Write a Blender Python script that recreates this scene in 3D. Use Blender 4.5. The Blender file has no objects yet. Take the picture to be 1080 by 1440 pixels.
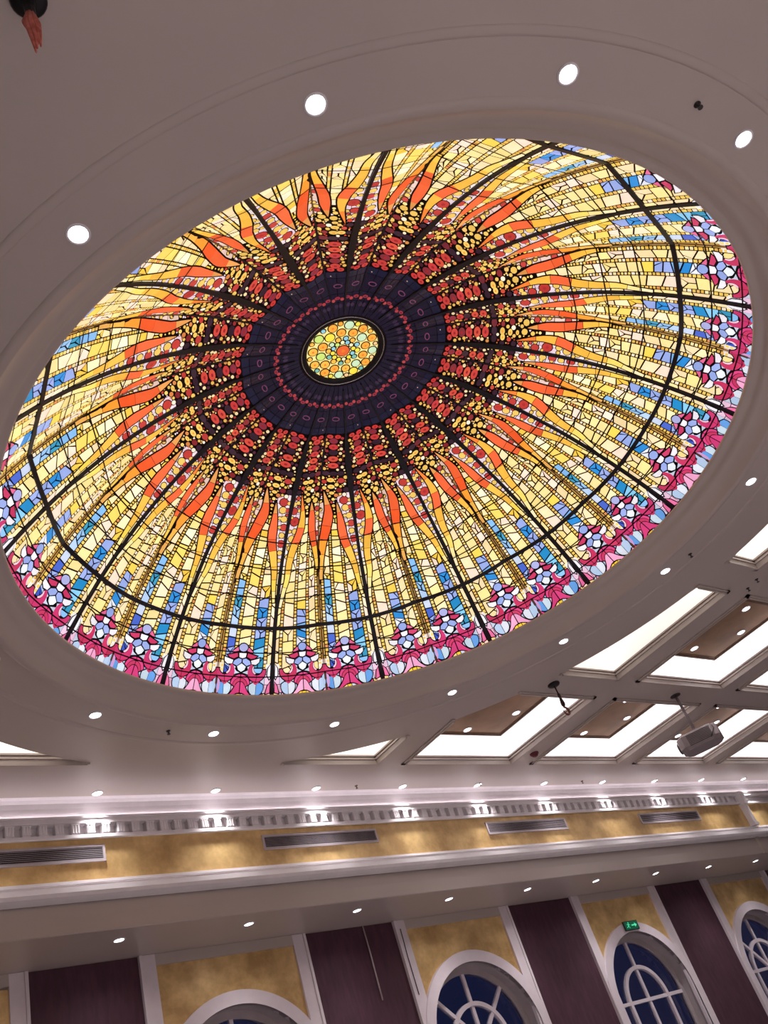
import bpy, math, random
import numpy as np
from mathutils import Vector, Matrix
from mathutils.geometry import tessellate_polygon

random.seed(7)
SC = bpy.context.scene
COL = SC.collection
PI = math.pi
# ------------------------------------------------------------------ camera
EYE = Vector((0.0, 0.0, 1.6))
FPX = 1257.336
ROWS = ((0.7846687780650471, -0.5454062972441892, -0.2946640114711823),    # right
        (0.16632040600056575, 0.6431221679108438, -0.7474833775338844),    # down
        (0.5971870990549888, 0.537518230451805, 0.5953500824340645))       # forward
cam_d = bpy.data.cameras.new('camera')
cam_d.sensor_fit = 'HORIZONTAL'
cam_d.sensor_width = 36.0
cam_d.lens = 36.0 * FPX / 1080.0
cam_d.clip_start = 0.05
cam = bpy.data.objects.new('camera', cam_d)
COL.objects.link(cam)
r_, d_, f_ = [Vector(v) for v in ROWS]
cam.matrix_world = Matrix(((r_.x, -d_.x, -f_.x, EYE.x), (r_.y, -d_.y, -f_.y, EYE.y), (r_.z, -d_.z, -f_.z, EYE.z), (0, 0, 0, 1)))
SC.camera = cam
# ------------------------------------------------------------------ world, exposure, light levels
w = bpy.data.worlds.new('dusk_sky')
SC.world = w
w.use_nodes = True
w.node_tree.nodes['Background'].inputs[0].default_value = (0.006, 0.008, 0.030, 1)
w.node_tree.nodes['Background'].inputs[1].default_value = 1.0
SC.view_settings.view_transform = 'Standard'
SC.view_settings.look = 'None'
SC.view_settings.exposure = 0.0
SC.view_settings.gamma = 1.0
SC.view_settings.use_curve_mapping = False
SPOT_RING, SPOT_WALL, SPOT_SOFFIT, SPOT_COFFER = 60.0, 50.0, 20.0, 4.0
LENS_GLOW = 9.0
GLASS_GLOW = 0.90
LIGHT_COL = (1.0, 0.965, 0.975)

# ------------------------------------------------------------------ helpers
def lin(c):
    return tuple(((v / 255.0) / 12.92 if v / 255.0 <= 0.04045 else ((v / 255.0 + 0.055) / 1.055) ** 2.4) for v in c)

def mat(name, rgb, rough=0.5, metal=0.0, spec=0.5, noise=0.0, nscale=4.0, bump=0.0, emit=None, estr=0.0, rgb2=None, stretch=(1, 1, 1)):
    m = bpy.data.materials.new(name)
    m.use_nodes = True
    nt = m.node_tree
    b = nt.nodes['Principled BSDF']
    b.inputs['Base Color'].default_value = (*lin(rgb), 1)
    b.inputs['Roughness'].default_value = rough
    b.inputs['Metallic'].default_value = metal
    b.inputs['Specular IOR Level'].default_value = spec
    if noise or bump:
        tc = nt.nodes.new('ShaderNodeTexCoord')
        mp = nt.nodes.new('ShaderNodeMapping')
        mp.inputs['Scale'].default_value = stretch
        nz = nt.nodes.new('ShaderNodeTexNoise')
        nz.inputs['Scale'].default_value = nscale
        nz.inputs['Detail'].default_value = 6
        nz.inputs['Roughness'].default_value = 0.62
        nt.links.new(tc.outputs['Object'], mp.inputs[0])
        nt.links.new(mp.outputs[0], nz.inputs['Vector'])
        if noise:
            cr = nt.nodes.new('ShaderNodeValToRGB')
            c2 = rgb2 or tuple(v * (1 - noise) for v in rgb)
            cr.color_ramp.elements[0].position = 0.36
            cr.color_ramp.elements[1].position = 0.66
            cr.color_ramp.elements[0].color = (*lin(c2), 1)
            cr.color_ramp.elements[1].color = (*lin(rgb), 1)
            nt.links.new(nz.outputs['Fac'], cr.inputs[0])
            nt.links.new(cr.outputs[0], b.inputs['Base Color'])
        if bump:
            bp = nt.nodes.new('ShaderNodeBump')
            bp.inputs['Strength'].default_value = bump
            bp.inputs['Distance'].default_value = 0.02
            nt.links.new(nz.outputs['Fac'], bp.inputs['Height'])
            nt.links.new(bp.outputs[0], b.inputs['Normal'])
    if emit:
        b.inputs['Emission Color'].default_value = (*lin(emit), 1)
        b.inputs['Emission Strength'].default_value = estr
    return m

M = {
    'ceiling': mat('ceiling_paint', (192, 179, 172), 0.34, noise=0.03, nscale=0.7),
    'white': mat('white_plaster', (243, 236, 239), 0.5, noise=0.04, nscale=3),
    'frame': mat('white_lacquer', (228, 216, 222), 0.45, noise=0.03, nscale=5),
    'gold': mat('gold_leaf_plaster', (240, 205, 142), 0.36, metal=0.18, noise=0.4, nscale=2.6, bump=0.25, rgb2=(192, 154, 100)),
    'gold_panel': mat('bronze_gold_panel', (164, 122, 84), 0.4, metal=0.3, noise=0.2, nscale=1.6, rgb2=(130, 92, 60)),
    'bronze': mat('bronze_edge', (110, 72, 42), 0.4, metal=0.4, noise=0.15, nscale=6),
    'maroon': mat('maroon_fabric', (82, 46, 62), 0.75, noise=0.18, nscale=14, bump=0.1, stretch=(1, 1, 0.2)),
    'reveal': mat('grey_plaster', (178, 166, 168), 0.6, noise=0.05, nscale=4),
    'floor': mat('carpet', (172, 166, 168), 0.9, noise=0.25, nscale=2.0, rgb2=(142, 134, 136)),
    'wall': mat('plain_wall', (200, 193, 190), 0.8, noise=0.06, nscale=1.5),
    'black': mat('black_metal', (26, 22, 26), 0.45, metal=0.4, noise=0.1, nscale=9),
    'lead': mat('black_lead', (30, 16, 20), 0.6, noise=0.2, nscale=8, spec=0.2),
    'navy_rib': mat('dark_navy_rib', (24, 17, 32), 0.5, noise=0.2, nscale=6),
    'seam_shade': mat('brown_seam_shade', (110, 76, 38), 0.6, noise=0.2, nscale=9, emit=(104, 70, 34), estr=0.6),  # brown colour stands in for the shade of the film folds
    'silver': mat('silver_edge', (200, 200, 210), 0.25, metal=0.9, noise=0.05, nscale=6),
    'slat': mat('grille_slat', (196, 184, 190), 0.5, noise=0.05, nscale=6),
    'grille_dark': mat('grille_cavity', (44, 34, 44), 0.8, noise=0.1, nscale=6),
    'lens': mat('lamp_lens', (255, 255, 255), 0.3, noise=0.02, nscale=6, emit=(255, 246, 252), estr=LENS_GLOW),
    'lamp_trim': mat('lamp_trim', (235, 228, 232), 0.35, noise=0.03, nscale=6),
    'glow_white': mat('lit_white_panel', (250, 245, 246), 0.6, noise=0.02, nscale=3, emit=(255, 249, 250), estr=0.88),
    'glow_cream': mat('dim_cream_panel', (240, 234, 228), 0.6, noise=0.03, nscale=3, emit=(246, 240, 234), estr=0.62),
    'grey_plastic': mat('grey_projector_plastic', (150, 136, 138), 0.45, noise=0.06, nscale=12),
    'dark_plastic': mat('dark_plastic', (48, 40, 44), 0.4, noise=0.1, nscale=12),
    'hook_steel': mat('dark_hook_steel', (70, 50, 48), 0.4, metal=0.6, noise=0.25, nscale=30),
    'copper': mat('rusty_hook', (150, 92, 74), 0.5, metal=0.4, noise=0.25, nscale=30),
    'red_cloth': mat('red_tassel_cloth', (222, 128, 114), 0.9, noise=0.3, nscale=24, rgb2=(176, 88, 72)),
    'maroon_plastic': mat('maroon_detector', (110, 34, 50), 0.45, noise=0.1, nscale=20),
    'sign': mat('green_sign_face', (10, 70, 50), 0.4, noise=0.1, nscale=12, emit=(6, 84, 58), estr=0.7),
    'sign_mark': mat('sign_mark', (90, 220, 170), 0.4, noise=0.03, nscale=12, emit=(70, 200, 150), estr=0.9),
    'led': mat('led_tape', (255, 250, 250), 0.4, noise=0.02, nscale=9, emit=(255, 246, 250), estr=9.5),
    'cord': mat('pale_cord', (196, 180, 180), 0.6, noise=0.1, nscale=30),
    'brass': mat('brass_sprinkler', (120, 100, 88), 0.4, metal=0.6, noise=0.2, nscale=30),
}
# window glass: clear pane over the dusk sky, with a mirror film
gm = bpy.data.materials.new('dusk_window_glass')
gm.use_nodes = True
nt = gm.node_tree
nt.nodes.clear()
go = nt.nodes.new('ShaderNodeOutputMaterial')
mx = nt.nodes.new('ShaderNodeMixShader')
tr = nt.nodes.new('ShaderNodeBsdfTransparent')
gl = nt.nodes.new('ShaderNodeBsdfGlossy')
gl.inputs['Roughness'].default_value = 0.06
gl.inputs['Color'].default_value = (0.85, 0.85, 1.0, 1)
fr = nt.nodes.new('ShaderNodeFresnel')
fr.inputs['IOR'].default_value = 1.6
nt.links.new(fr.outputs[0], mx.inputs[0])
nt.links.new(tr.outputs[0], mx.inputs[1])
nt.links.new(gl.outputs[0], mx.inputs[2])
nt.links.new(mx.outputs[0], go.inputs[0])
M['window_glass'] = gm
# stained glass: backlit panes, colour carried per pane
pm = bpy.data.materials.new('backlit_stained_glass')
pm.use_nodes = True
nt = pm.node_tree
b = nt.nodes['Principled BSDF']
at = nt.nodes.new('ShaderNodeAttribute')
at.attribute_name = 'pane_color'
tc = nt.nodes.new('ShaderNodeTexCoord')
nz = nt.nodes.new('ShaderNodeTexNoise')
nz.inputs['Scale'].default_value = 9.0
nz.inputs['Detail'].default_value = 4
mr = nt.nodes.new('ShaderNodeMapRange')
mr.inputs[3].default_value = 0.86
mr.inputs[4].default_value = 1.1
mul = nt.nodes.new('ShaderNodeMixRGB')
mul.blend_type = 'MULTIPLY'
mul.inputs[0].default_value = 1.0
nt.links.new(tc.outputs['Object'], nz.inputs['Vector'])
nt.links.new(nz.outputs['Fac'], mr.inputs[0])
nt.links.new(at.outputs['Color'], mul.inputs[1])
nt.links.new(mr.outputs[0], mul.inputs[2])
nt.links.new(mul.outputs[0], b.inputs['Base Color'])
nt.links.new(mul.outputs[0], b.inputs['Emission Color'])
b.inputs['Emission Strength'].default_value = GLASS_GLOW
b.inputs['Roughness'].default_value = 0.25
b.inputs['Specular IOR Level'].default_value = 0.25
M['pane'] = pm

USED = {}
def link(o, parent=None):
    COL.objects.link(o)
    if parent is not None:
        o.parent = parent
    return o

def mesh(name, verts, faces, m, parent=None, smooth=False, loc=None):
    me = bpy.data.meshes.new(name)
    me.from_pydata([tuple(v) for v in verts], [], faces)
    me.materials.append(m if not isinstance(m, str) else M[m])
    if smooth:
        me.polygons.foreach_set('use_smooth', [True] * len(me.polygons))
    me.update()
    o = bpy.data.objects.new(name, me)
    if loc is not None:
        o.location = loc
    return link(o, parent)

def share(name, me, parent=None, loc=None, rotz=None):
    o = bpy.data.objects.new(name, me)
    if loc is not None:
        o.location = loc
    if rotz is not None:
        o.rotation_euler = (0, 0, rotz)
    return link(o, parent)

def empty(name, loc=(0, 0, 0), rotz=0.0):
    o = bpy.data.objects.new(name, None)
    o.empty_display_size = 0.1
    o.location = loc
    o.rotation_euler = (0, 0, rotz)
    return link(o)

def tag(o, label, cat=None, group=None, kind=None):
    o['label'] = label
    if cat:
        o['category'] = cat
    if group:
        o['group'] = group
    if kind:
        o['kind'] = kind
    return o

class MB:
    def __init__(s):
        s.v, s.f = [], []
    def add(s, v, f):
        n = len(s.v)
        s.v += [tuple(p) for p in v]
        s.f += [tuple(i + n for i in q) for q in f]
        return s
    def box(s, x0, x1, y0, y1, z0, z1):
        v = [(x, y, z) for z in (z0, z1) for y in (y0, y1) for x in (x0, x1)]
        return s.add(v, [(0, 2, 3, 1), (4, 5, 7, 6), (0, 1, 5, 4), (2, 6, 7, 3), (0, 4, 6, 2), (1, 3, 7, 5)])
    def lathe(s, prof, n=24, c=(0, 0, 0), a0=0.0, a1=2 * PI, close=True):
        full = abs(a1 - a0 - 2 * PI) < 1e-6
        m = n if full else n + 1
        v = []
        for i in range(m):
            a = a0 + (a1 - a0) * i / n
            for r, z in prof:
                v.append((c[0] + r * math.cos(a), c[1] + r * math.sin(a), c[2] + z))
        k = len(prof)
        f = []
        for i in range(n):
            j = (i + 1) % m
            for t in range(k - 1):
                f.append((i * k + t, j * k + t, j * k + t + 1, i * k + t + 1))
        return s.add(v, f)
    def disc(s, r, z, n=24, c=(0, 0), down=True):
        v = [(c[0] + r * math.cos(2 * PI * i / n), c[1] + r * math.sin(2 * PI * i / n), z) for i in range(n)]
        f = tuple(range(n))
        return s.add(v, [f[::-1] if down else f])
    def tube(s, pts, rad, n=8):
        pts = [Vector(p) for p in pts]
        rads = rad if isinstance(rad, (list, tuple)) else [rad] * len(pts)
        rings = []
        for i, p in enumerate(pts):
            t = (pts[min(i + 1, len(pts) - 1)] - pts[max(i - 1, 0)]).normalized()
            a = t.orthogonal().normalized() if i == 0 else (rings[-1][1] - t * t.dot(rings[-1][1])).normalized()
            bb = t.cross(a)
            rings.append(([p + (a * math.cos(2 * PI * k / n) + bb * math.sin(2 * PI * k / n)) * rads[i] for k in range(n)], a))
        v = [q for r, _ in rings for q in r]
        f = []
        for i in range(len(pts) - 1):
            for k in range(n):
                k2 = (k + 1) % n
                f.append((i * n + k, i * n + k2, (i + 1) * n + k2, (i + 1) * n + k))
        f.append(tuple(range(n))[::-1])
        f.append(tuple((len(pts) - 1) * n + k for k in range(n)))
        return s.add(v, f)
    def sweep_x(s, prof, x0, x1):
        """closed or open (y,z) profile pulled along X"""
        k = len(prof)
        v = [(x0, y, z) for y, z in prof] + [(x1, y, z) for y, z in prof]
        return s.add(v, [(i, i + 1, k + i + 1, k + i) for i in range(k - 1)])
    def build(s, name, m, parent=None, smooth=False, loc=None):
        return mesh(name, s.v, s.f, m, parent, smooth, loc)

def area2(p):
    return 0.5 * sum(p[i][0] * p[(i + 1) % len(p)][1] - p[(i + 1) % len(p)][0] * p[i][1] for i in range(len(p)))

def offset_poly(p, d):
    """shrink (d > 0) or grow (d < 0) a polygon by moving its edges"""
    if area2(p) < 0:
        p = p[::-1]
    n = len(p)
    out = []
    for i in range(n):
        a, c, e = p[i - 1], p[i], p[(i + 1) % n]
        e1 = (c[0] - a[0], c[1] - a[1])
        e2 = (e[0] - c[0], e[1] - c[1])
        l1 = math.hypot(*e1) or 1e-9
        l2 = math.hypot(*e2) or 1e-9
        n1 = (-e1[1] / l1, e1[0] / l1)
        n2 = (-e2[1] / l2, e2[0] / l2)
        bx, by = n1[0] + n2[0], n1[1] + n2[1]
        q = bx * bx + by * by
        k = 2.0 / q if q > 1e-6 else 1.0
        k = min(k, 2.2)
        out.append((c[0] + bx * k * d, c[1] + by * k * d))
    return out

def inside(p, poly):
    x, y = p
    c = False
    j = len(poly) - 1
    for i in range(len(poly)):
        xi, yi = poly[i]
        xj, yj = poly[j]
        if (yi > y) != (yj > y) and x < (xj - xi) * (y - yi) / (yj - yi) + xi:
            c = not c
        j = i
    return c

# ------------------------------------------------------------------ room measures (z above the eye + eye height)
Z0 = EYE.z
CZ = 5.0 + Z0                         # ceiling
CX, CY = 5.2925, 4.4520               # dome axis
RIM_R, RIM_Z = 3.61, 5.206 + Z0
AP = 5.02                             # flat circular apron round the dome
XL, XR, YN = -5.0, 24.0, -2.6
YG = 10.25                            # gold frieze / bulkhead face
YP = 11.36                            # panelled wall
SZ = 3.43 + Z0                        # underside of the bulkhead
COLS = [(2.40, 4.60), (6.00, 8.20), (8.75, 10.95), (11.50, 13.70), (14.25, 16.45), (17.00, 19.20)]
ROWS_Y = [(7.33, 9.29), (4.66, 6.77), (2.0, 4.1)]

def rect_minus_disc(x0, x1, y0, y1, R):
    """boundary of a rectangle with the apron disc cut away; side ids 0..3 straight, 4 arc"""
    def out(p):
        return math.hypot(p[0] - CX, p[1] - CY) >= R
    cs = [(x0, y0), (x1, y0), (x1, y1), (x0, y1)]
    pts = []
    for s in range(4):
        a, c = cs[s], cs[(s + 1) % 4]
        n = 60
        for i in range(n):
            t = i / n
            pts.append(((a[0] + (c[0] - a[0]) * t, a[1] + (c[1] - a[1]) * t), s, i == 0))
    ok = [out(p[0]) for p in pts]
    if all(ok):
        return [(c, s) for s, c in enumerate(cs)]
    if not any(ok):
        return []
    n = len(pts)
    start = next(i for i in range(n) if ok[i] and not ok[i - 1])
    res = []
    for k in range(n):
        i = (start + k) % n
        if not ok[i]:
            break
        last = not ok[(i + 1) % n]
        if pts[i][2] or k == 0 or last:
            res.append([pts[i][0], 4 if last else pts[i][1]])
    a = math.atan2(res[-1][0][1] - CY, res[-1][0][0] - CX)
    e = math.atan2(res[0][0][1] - CY, res[0][0][0] - CX)
    d = (e - a + PI) % (2 * PI) - PI
    m = max(2, int(abs(d) * R / 0.15))
    for i in range(1, m):
        t = a + d * i / m
        res.append([(CX + R * math.cos(t), CY + R * math.sin(t)), 4])
    return [(tuple(p), s) for p, s in res]

coffers = []
for ci, (x0, x1) in enumerate(COLS):
    for ri, (y0, y1) in enumerate(ROWS_Y):
        if ci in (0, 1) and ri > 0:
            continue
        if (ri == 2 and ci != 2) or (ci, ri) == (5, 1):
            continue
        loop = rect_minus_disc(x0, x1, y0, y1, AP)
        if len(loop) > 2:
            coffers.append((ci, ri, loop, (x0, x1, y0, y1)))

# ------------------------------------------------------------------ the setting: ceiling, walls, floor
outer = [Vector((x, y, 0)) for x, y in ((XL, YN), (XR, YN), (XR, 10.13), (XL, 10.13))]
holes = [[Vector((CX + 3.90 * math.cos(2 * PI * i / 120), CY + 3.90 * math.sin(2 * PI * i / 120), 0)) for i in range(120)]]
holes += [[Vector((p[0], p[1], 0)) for p, s in c[2]] for c in coffers]
allv = list(outer) + [v for h in holes for v in h]
tris = tessellate_polygon([outer] + holes)
tris = [t if (allv[t[1]] - allv[t[0]]).cross(allv[t[2]] - allv[t[0]]).z < 0 else t[::-1] for t in tris]
ceil = mesh('ceiling', [(v.x, v.y, CZ) for v in allv], [tuple(t) for t in tris], 'ceiling')
tag(ceil, 'flat warm grey ceiling with coffers around a round dome opening', kind='structure')

# cove that rises from the ceiling to the glass rim
mb = MB().lathe([(3.985, 0.0), (3.975, -0.009), (3.95, -0.012), (3.91, -0.009), (3.90, 0.0), (3.88, 0.03), (3.83, 0.08), (3.77, 0.115), (3.715, 0.13), (3.71, 0.15), (3.67, 0.172), (3.63, 0.18), (3.612, 0.19), (3.608, 0.206), (3.612, 0.222), (3.70, 0.232), (3.96, 0.235)], 128, (CX, CY, CZ))
tag(mb.build('trim_1', 'ceiling', smooth=True), 'round plaster cove moulding rimming the stained glass dome', kind='structure')
mb = MB().lathe([(4.34, 0.0), (4.345, -0.006), (4.36, -0.009), (4.39, -0.009), (4.405, -0.006), (4.41, 0.0)], 128, (CX, CY, CZ))
tag(mb.build('trim_2', 'ceiling', smooth=True), 'thin raised plaster ring outside the lamps that circle the dome', kind='structure')

fl = MB().add([(XL, YN, 0), (XR, YN, 0), (XR, YP + 0.4, 0), (XL, YP + 0.4, 0)], [(0, 1, 2, 3)]).build('floor', 'floor')
tag(fl, 'brown patterned hall carpet', kind='structure')
tag(MB().add([(XL, YN, 0), (XR, YN, 0), (XR, YN, CZ), (XL, YN, CZ)], [(0, 3, 2, 1)]).build('wall_front', 'wall'), 'plain hall wall opposite the arched windows', kind='structure')
tag(MB().add([(XL, YN, 0), (XL, YP + 0.4, 0), (XL, YP + 0.4, CZ), (XL, YN, CZ)], [(0, 1, 2, 3)]).build('wall_left', 'wall'), 'plain end wall of the hall', kind='structure')
tag(MB().add([(XR, YN, 0), (XR, YP + 0.4, 0), (XR, YP + 0.4, CZ), (XR, YN, CZ)], [(3, 2, 1, 0)]).build('wall_right', 'wall'), 'plain far end wall of the hall', kind='structure')

# ---- upper wall: gold frieze, cornice above it, mouldings and fascia below it
def zz(v):
    return v + Z0
up = MB().sweep_x([(YG, zz(4.53)), (YG, zz(3.90))], XL, XR).build('wall_upper_back', 'gold')
tag(up, 'mottled gold leaf frieze between dentil cornice and lower moulding', kind='structure')
prof = [(10.13, zz(5.0)), (10.19, zz(4.99)), (10.228, zz(4.96)), (10.24, zz(4.90)), (10.238, zz(4.765)), (10.205, zz(4.763)), (10.203, zz(4.778)), (10.19, zz(4.778)), (10.19, zz(4.752)), (10.203, zz(4.745)), (10.206, zz(4.715)), (10.185, zz(4.705)), (10.185, zz(4.685)), (10.285, zz(4.68)),
        (10.285, zz(4.55)), (10.195, zz(4.548)), (10.195, zz(4.508)), (10.205, zz(4.50)), (10.23, zz(4.505)), (10.25, zz(4.51))]
X_STRIP = 18.62
cor = MB().sweep_x(prof, XL, XR).build('trim_3', 'white')
tag(cor, 'long white cornice with a dentil course above the gold frieze', kind='structure')
led = MB().box(XL + 0.2, XR - 0.2, 10.214, 10.226, zz(4.764), zz(4.772)).build('led_strip', 'led', cor)
# each dentil is a small fluted corbel
def dentil_mesh():
    m = MB()
    m.box(-0.050, 0.050, -0.012, 0.075, -0.05, 0.052)
    m.box(-0.056, 0.056, -0.020, 0.075, 0.052, 0.066)
    for i in (-1, 0, 1):
        m.tube([(i * 0.034, -0.008, -0.048), (i * 0.034, -0.010, 0.0), (i * 0.034, -0.012, 0.05)], 0.011, 6)
    m.box(-0.046, 0.046, -0.004, 0.075, -0.064, -0.05)
    o = m.build('dentil', 'white', cor)
    return o
d0 = dentil_mesh()
DP = 0.19
n_d = int((X_STRIP - 0.1 - 2.6) / DP)
for i in range(n_d):
    o = d0 if i == 0 else share('dentil', d0.data, cor)
    o.location = (2.6 + i * DP, 10.207, zz(4.614))
prof = [(YG, zz(4.018)), (10.235, zz(4.014)), (10.215, zz(3.995)), (10.165, zz(3.985)), (10.16, zz(3.955)), (10.175, zz(3.945)), (10.175, zz(3.925)), (10.115, zz(3.905)), (10.105, zz(3.84)), (10.12, zz(3.80)), (10.165, zz(3.785)), (10.215, zz(3.775)), (YG, zz(3.77))]
tag(MB().sweep_x(prof, XL, XR).build('trim_4', 'white'), 'stepped white moulding along the foot of the gold frieze', kind='structure')
prof = [(YG + 0.02, zz(3.79)), (YG + 0.015, zz(3.62)), (YG, zz(3.48)), (YG - 0.005, zz(3.44)), (YG + 0.01, SZ), (YP + 0.02, SZ)]
tag(MB().sweep_x(prof, XL, XR).build('ceiling.001', 'ceiling'), 'lowered plain soffit and fascia in front of the window wall', kind='structure')
# vertical strip that ends the dentil course
t5 = MB().box(X_STRIP - 0.06, X_STRIP + 0.06, 10.13, YG + 0.02, zz(4.02), zz(4.72))
t5.box(X_STRIP - 0.075, X_STRIP + 0.075, 10.11, YG, zz(4.0), zz(4.06))
t5.box(X_STRIP - 0.075, X_STRIP + 0.075, 10.09, YG, zz(4.47), zz(4.74))
tag(t5.build('trim_5', 'white'), 'slim white upright strip where the dentil cornice ends', kind='structure')
tag(MB().box(18.47, 18.56, YG - 0.04, YG + 0.02, SZ + 0.005, zz(3.78)).build('trim_6', 'ceiling'), 'upright step in the fascia under the gold frieze', kind='structure')

# ---- panelled wall with maroon and gold fields
wb = MB()
BAYS = [6.46, 10.56, 14.66, 18.76, 22.86]
GH = 1.03                                        # half width of a gold field
AR, AI, AZ = 1.24, 1.07, zz(1.6)                 # arch casing outer, inner radius, springing height
def arch(cx, r, n, a0=PI, a1=0.0):
    return [(cx + r * math.cos(a0 + (a1 - a0) * i / n), AZ + r * math.sin(a0 + (a1 - a0) * i / n)) for i in range(n + 1)]
wall = MB()
wall.add([(XL, YP + 0.012, 0), (3.4, YP + 0.012, 0), (3.4, YP + 0.012, SZ), (XL, YP + 0.012, SZ)], [(0, 1, 2, 3)])
edges = [(3.4, None)]
for cx in BAYS:
    a = arch(cx, AI + 0.05, 24)
    poly = [(cx - GH - 0.3, SZ), (cx - GH - 0.3, 0.0), (cx - AI - 0.05, 0.0)] + a + [(cx + AI + 0.05, 0.0), (cx + GH + 0.3, 0.0), (cx + GH + 0.3, SZ)]
    v = [Vector((x, z, 0)) for x, z in poly]
    tr_ = tessellate_polygon([v])
    wall.add([(p.x, YP + 0.012, p.y) for p in v], [tuple(t) for t in tr_])
prev = 3.4
for cx in BAYS + [None]:
    nx = XR if cx is None else cx - GH - 0.3
    if nx > prev + 0.01:
        wall.add([(prev, YP + 0.012, 0), (nx, YP + 0.012, 0), (nx, YP + 0.012, SZ), (prev, YP + 0.012, SZ)], [(0, 1, 2, 3)])
    if cx is not None:
        prev = cx + GH + 0.3
wall_o = wall.build('wall_back', 'reveal')
tag(wall_o, 'window wall panelled in gold and maroon fields between white uprights', kind='structure')
maroon = [(3.86, 5.22), (7.69, 9.32), (11.78, 13.42), (15.88, 17.51), (19.98, 21.62)]
for a, c in maroon:
    m_ = MB()
    m_.box(a, c, YP - 0.012, YP + 0.01, 0.0, SZ - 0.004)
    o = m_.build('maroon_panel', 'maroon', wall_o)
    o['label'] = 'dark maroon fabric wall panel'
golds = [(1.0, 3.64)] + [(cx - GH, cx + GH) for cx in BAYS]
for k, (a, c) in enumerate(golds):
    if k == 0:
        MB().box(a, c, YP - 0.012, YP + 0.01, 0.0, zz(3.27)).build('gold_panel', 'gold', wall_o)
    else:
        cx = BAYS[k - 1]
        ar = [p for p in arch(cx, 1.16, 28) if a < p[0] < c]
        zl = ar[0][1]
        poly = [(a, zz(3.29)), (a, ar[0][1])] + ar + [(c, ar[-1][1]), (c, zz(3.29))]
        v = [Vector((x, z, 0)) for x, z in poly]
        tr_ = tessellate_polygon([v])
        MB().add([(p.x, YP - 0.012, p.y) for p in v], [tuple(t) for t in tr_]).build('gold_panel', 'gold', wall_o)
    hd = MB().box(a, c, YP - 0.05, YP + 0.01, zz(3.29), SZ - 0.003)
    hd.build('header_board', 'ceiling', wall_o)
    # uprights on both sides, with a narrow lip next to the maroon field
    for s, e in ((a, -1), (c, 1)):
        x_in, x_out = s, s + e * 0.215
        lo, hi = min(x_in, x_out), max(x_in, x_out)
        u_ = MB().box(lo, hi, YP - 0.05, YP + 0.01, 0.0, SZ - 0.004)
        e0 = x_out - e * 0.04
        u_.box(min(e0, x_out), max(e0, x_out), YP - 0.068, YP - 0.05, 0.0, SZ - 0.004)
        u_.build('upright', 'frame', wall_o)

# ---- arched windows
def ring_seg(m, cx, r0, r1, y0, y1, a0, a1, n):
    """solid arched bar"""
    v = []
    for i in range(n + 1):
        a = a0 + (a1 - a0) * i / n
        ca, sa = math.cos(a), math.sin(a)
        for r, y in ((r0, y0), (r1, y0), (r1, y1), (r0, y1)):
            v.append((cx + r * ca, y, AZ + r * sa))
    f = []
    for i in range(n):
        for k in range(4):
            k2 = (k + 1) % 4
            f.append((i * 4 + k, i * 4 + k2, (i + 1) * 4 + k2, (i + 1) * 4 + k))
    m.add(v, f)

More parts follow.
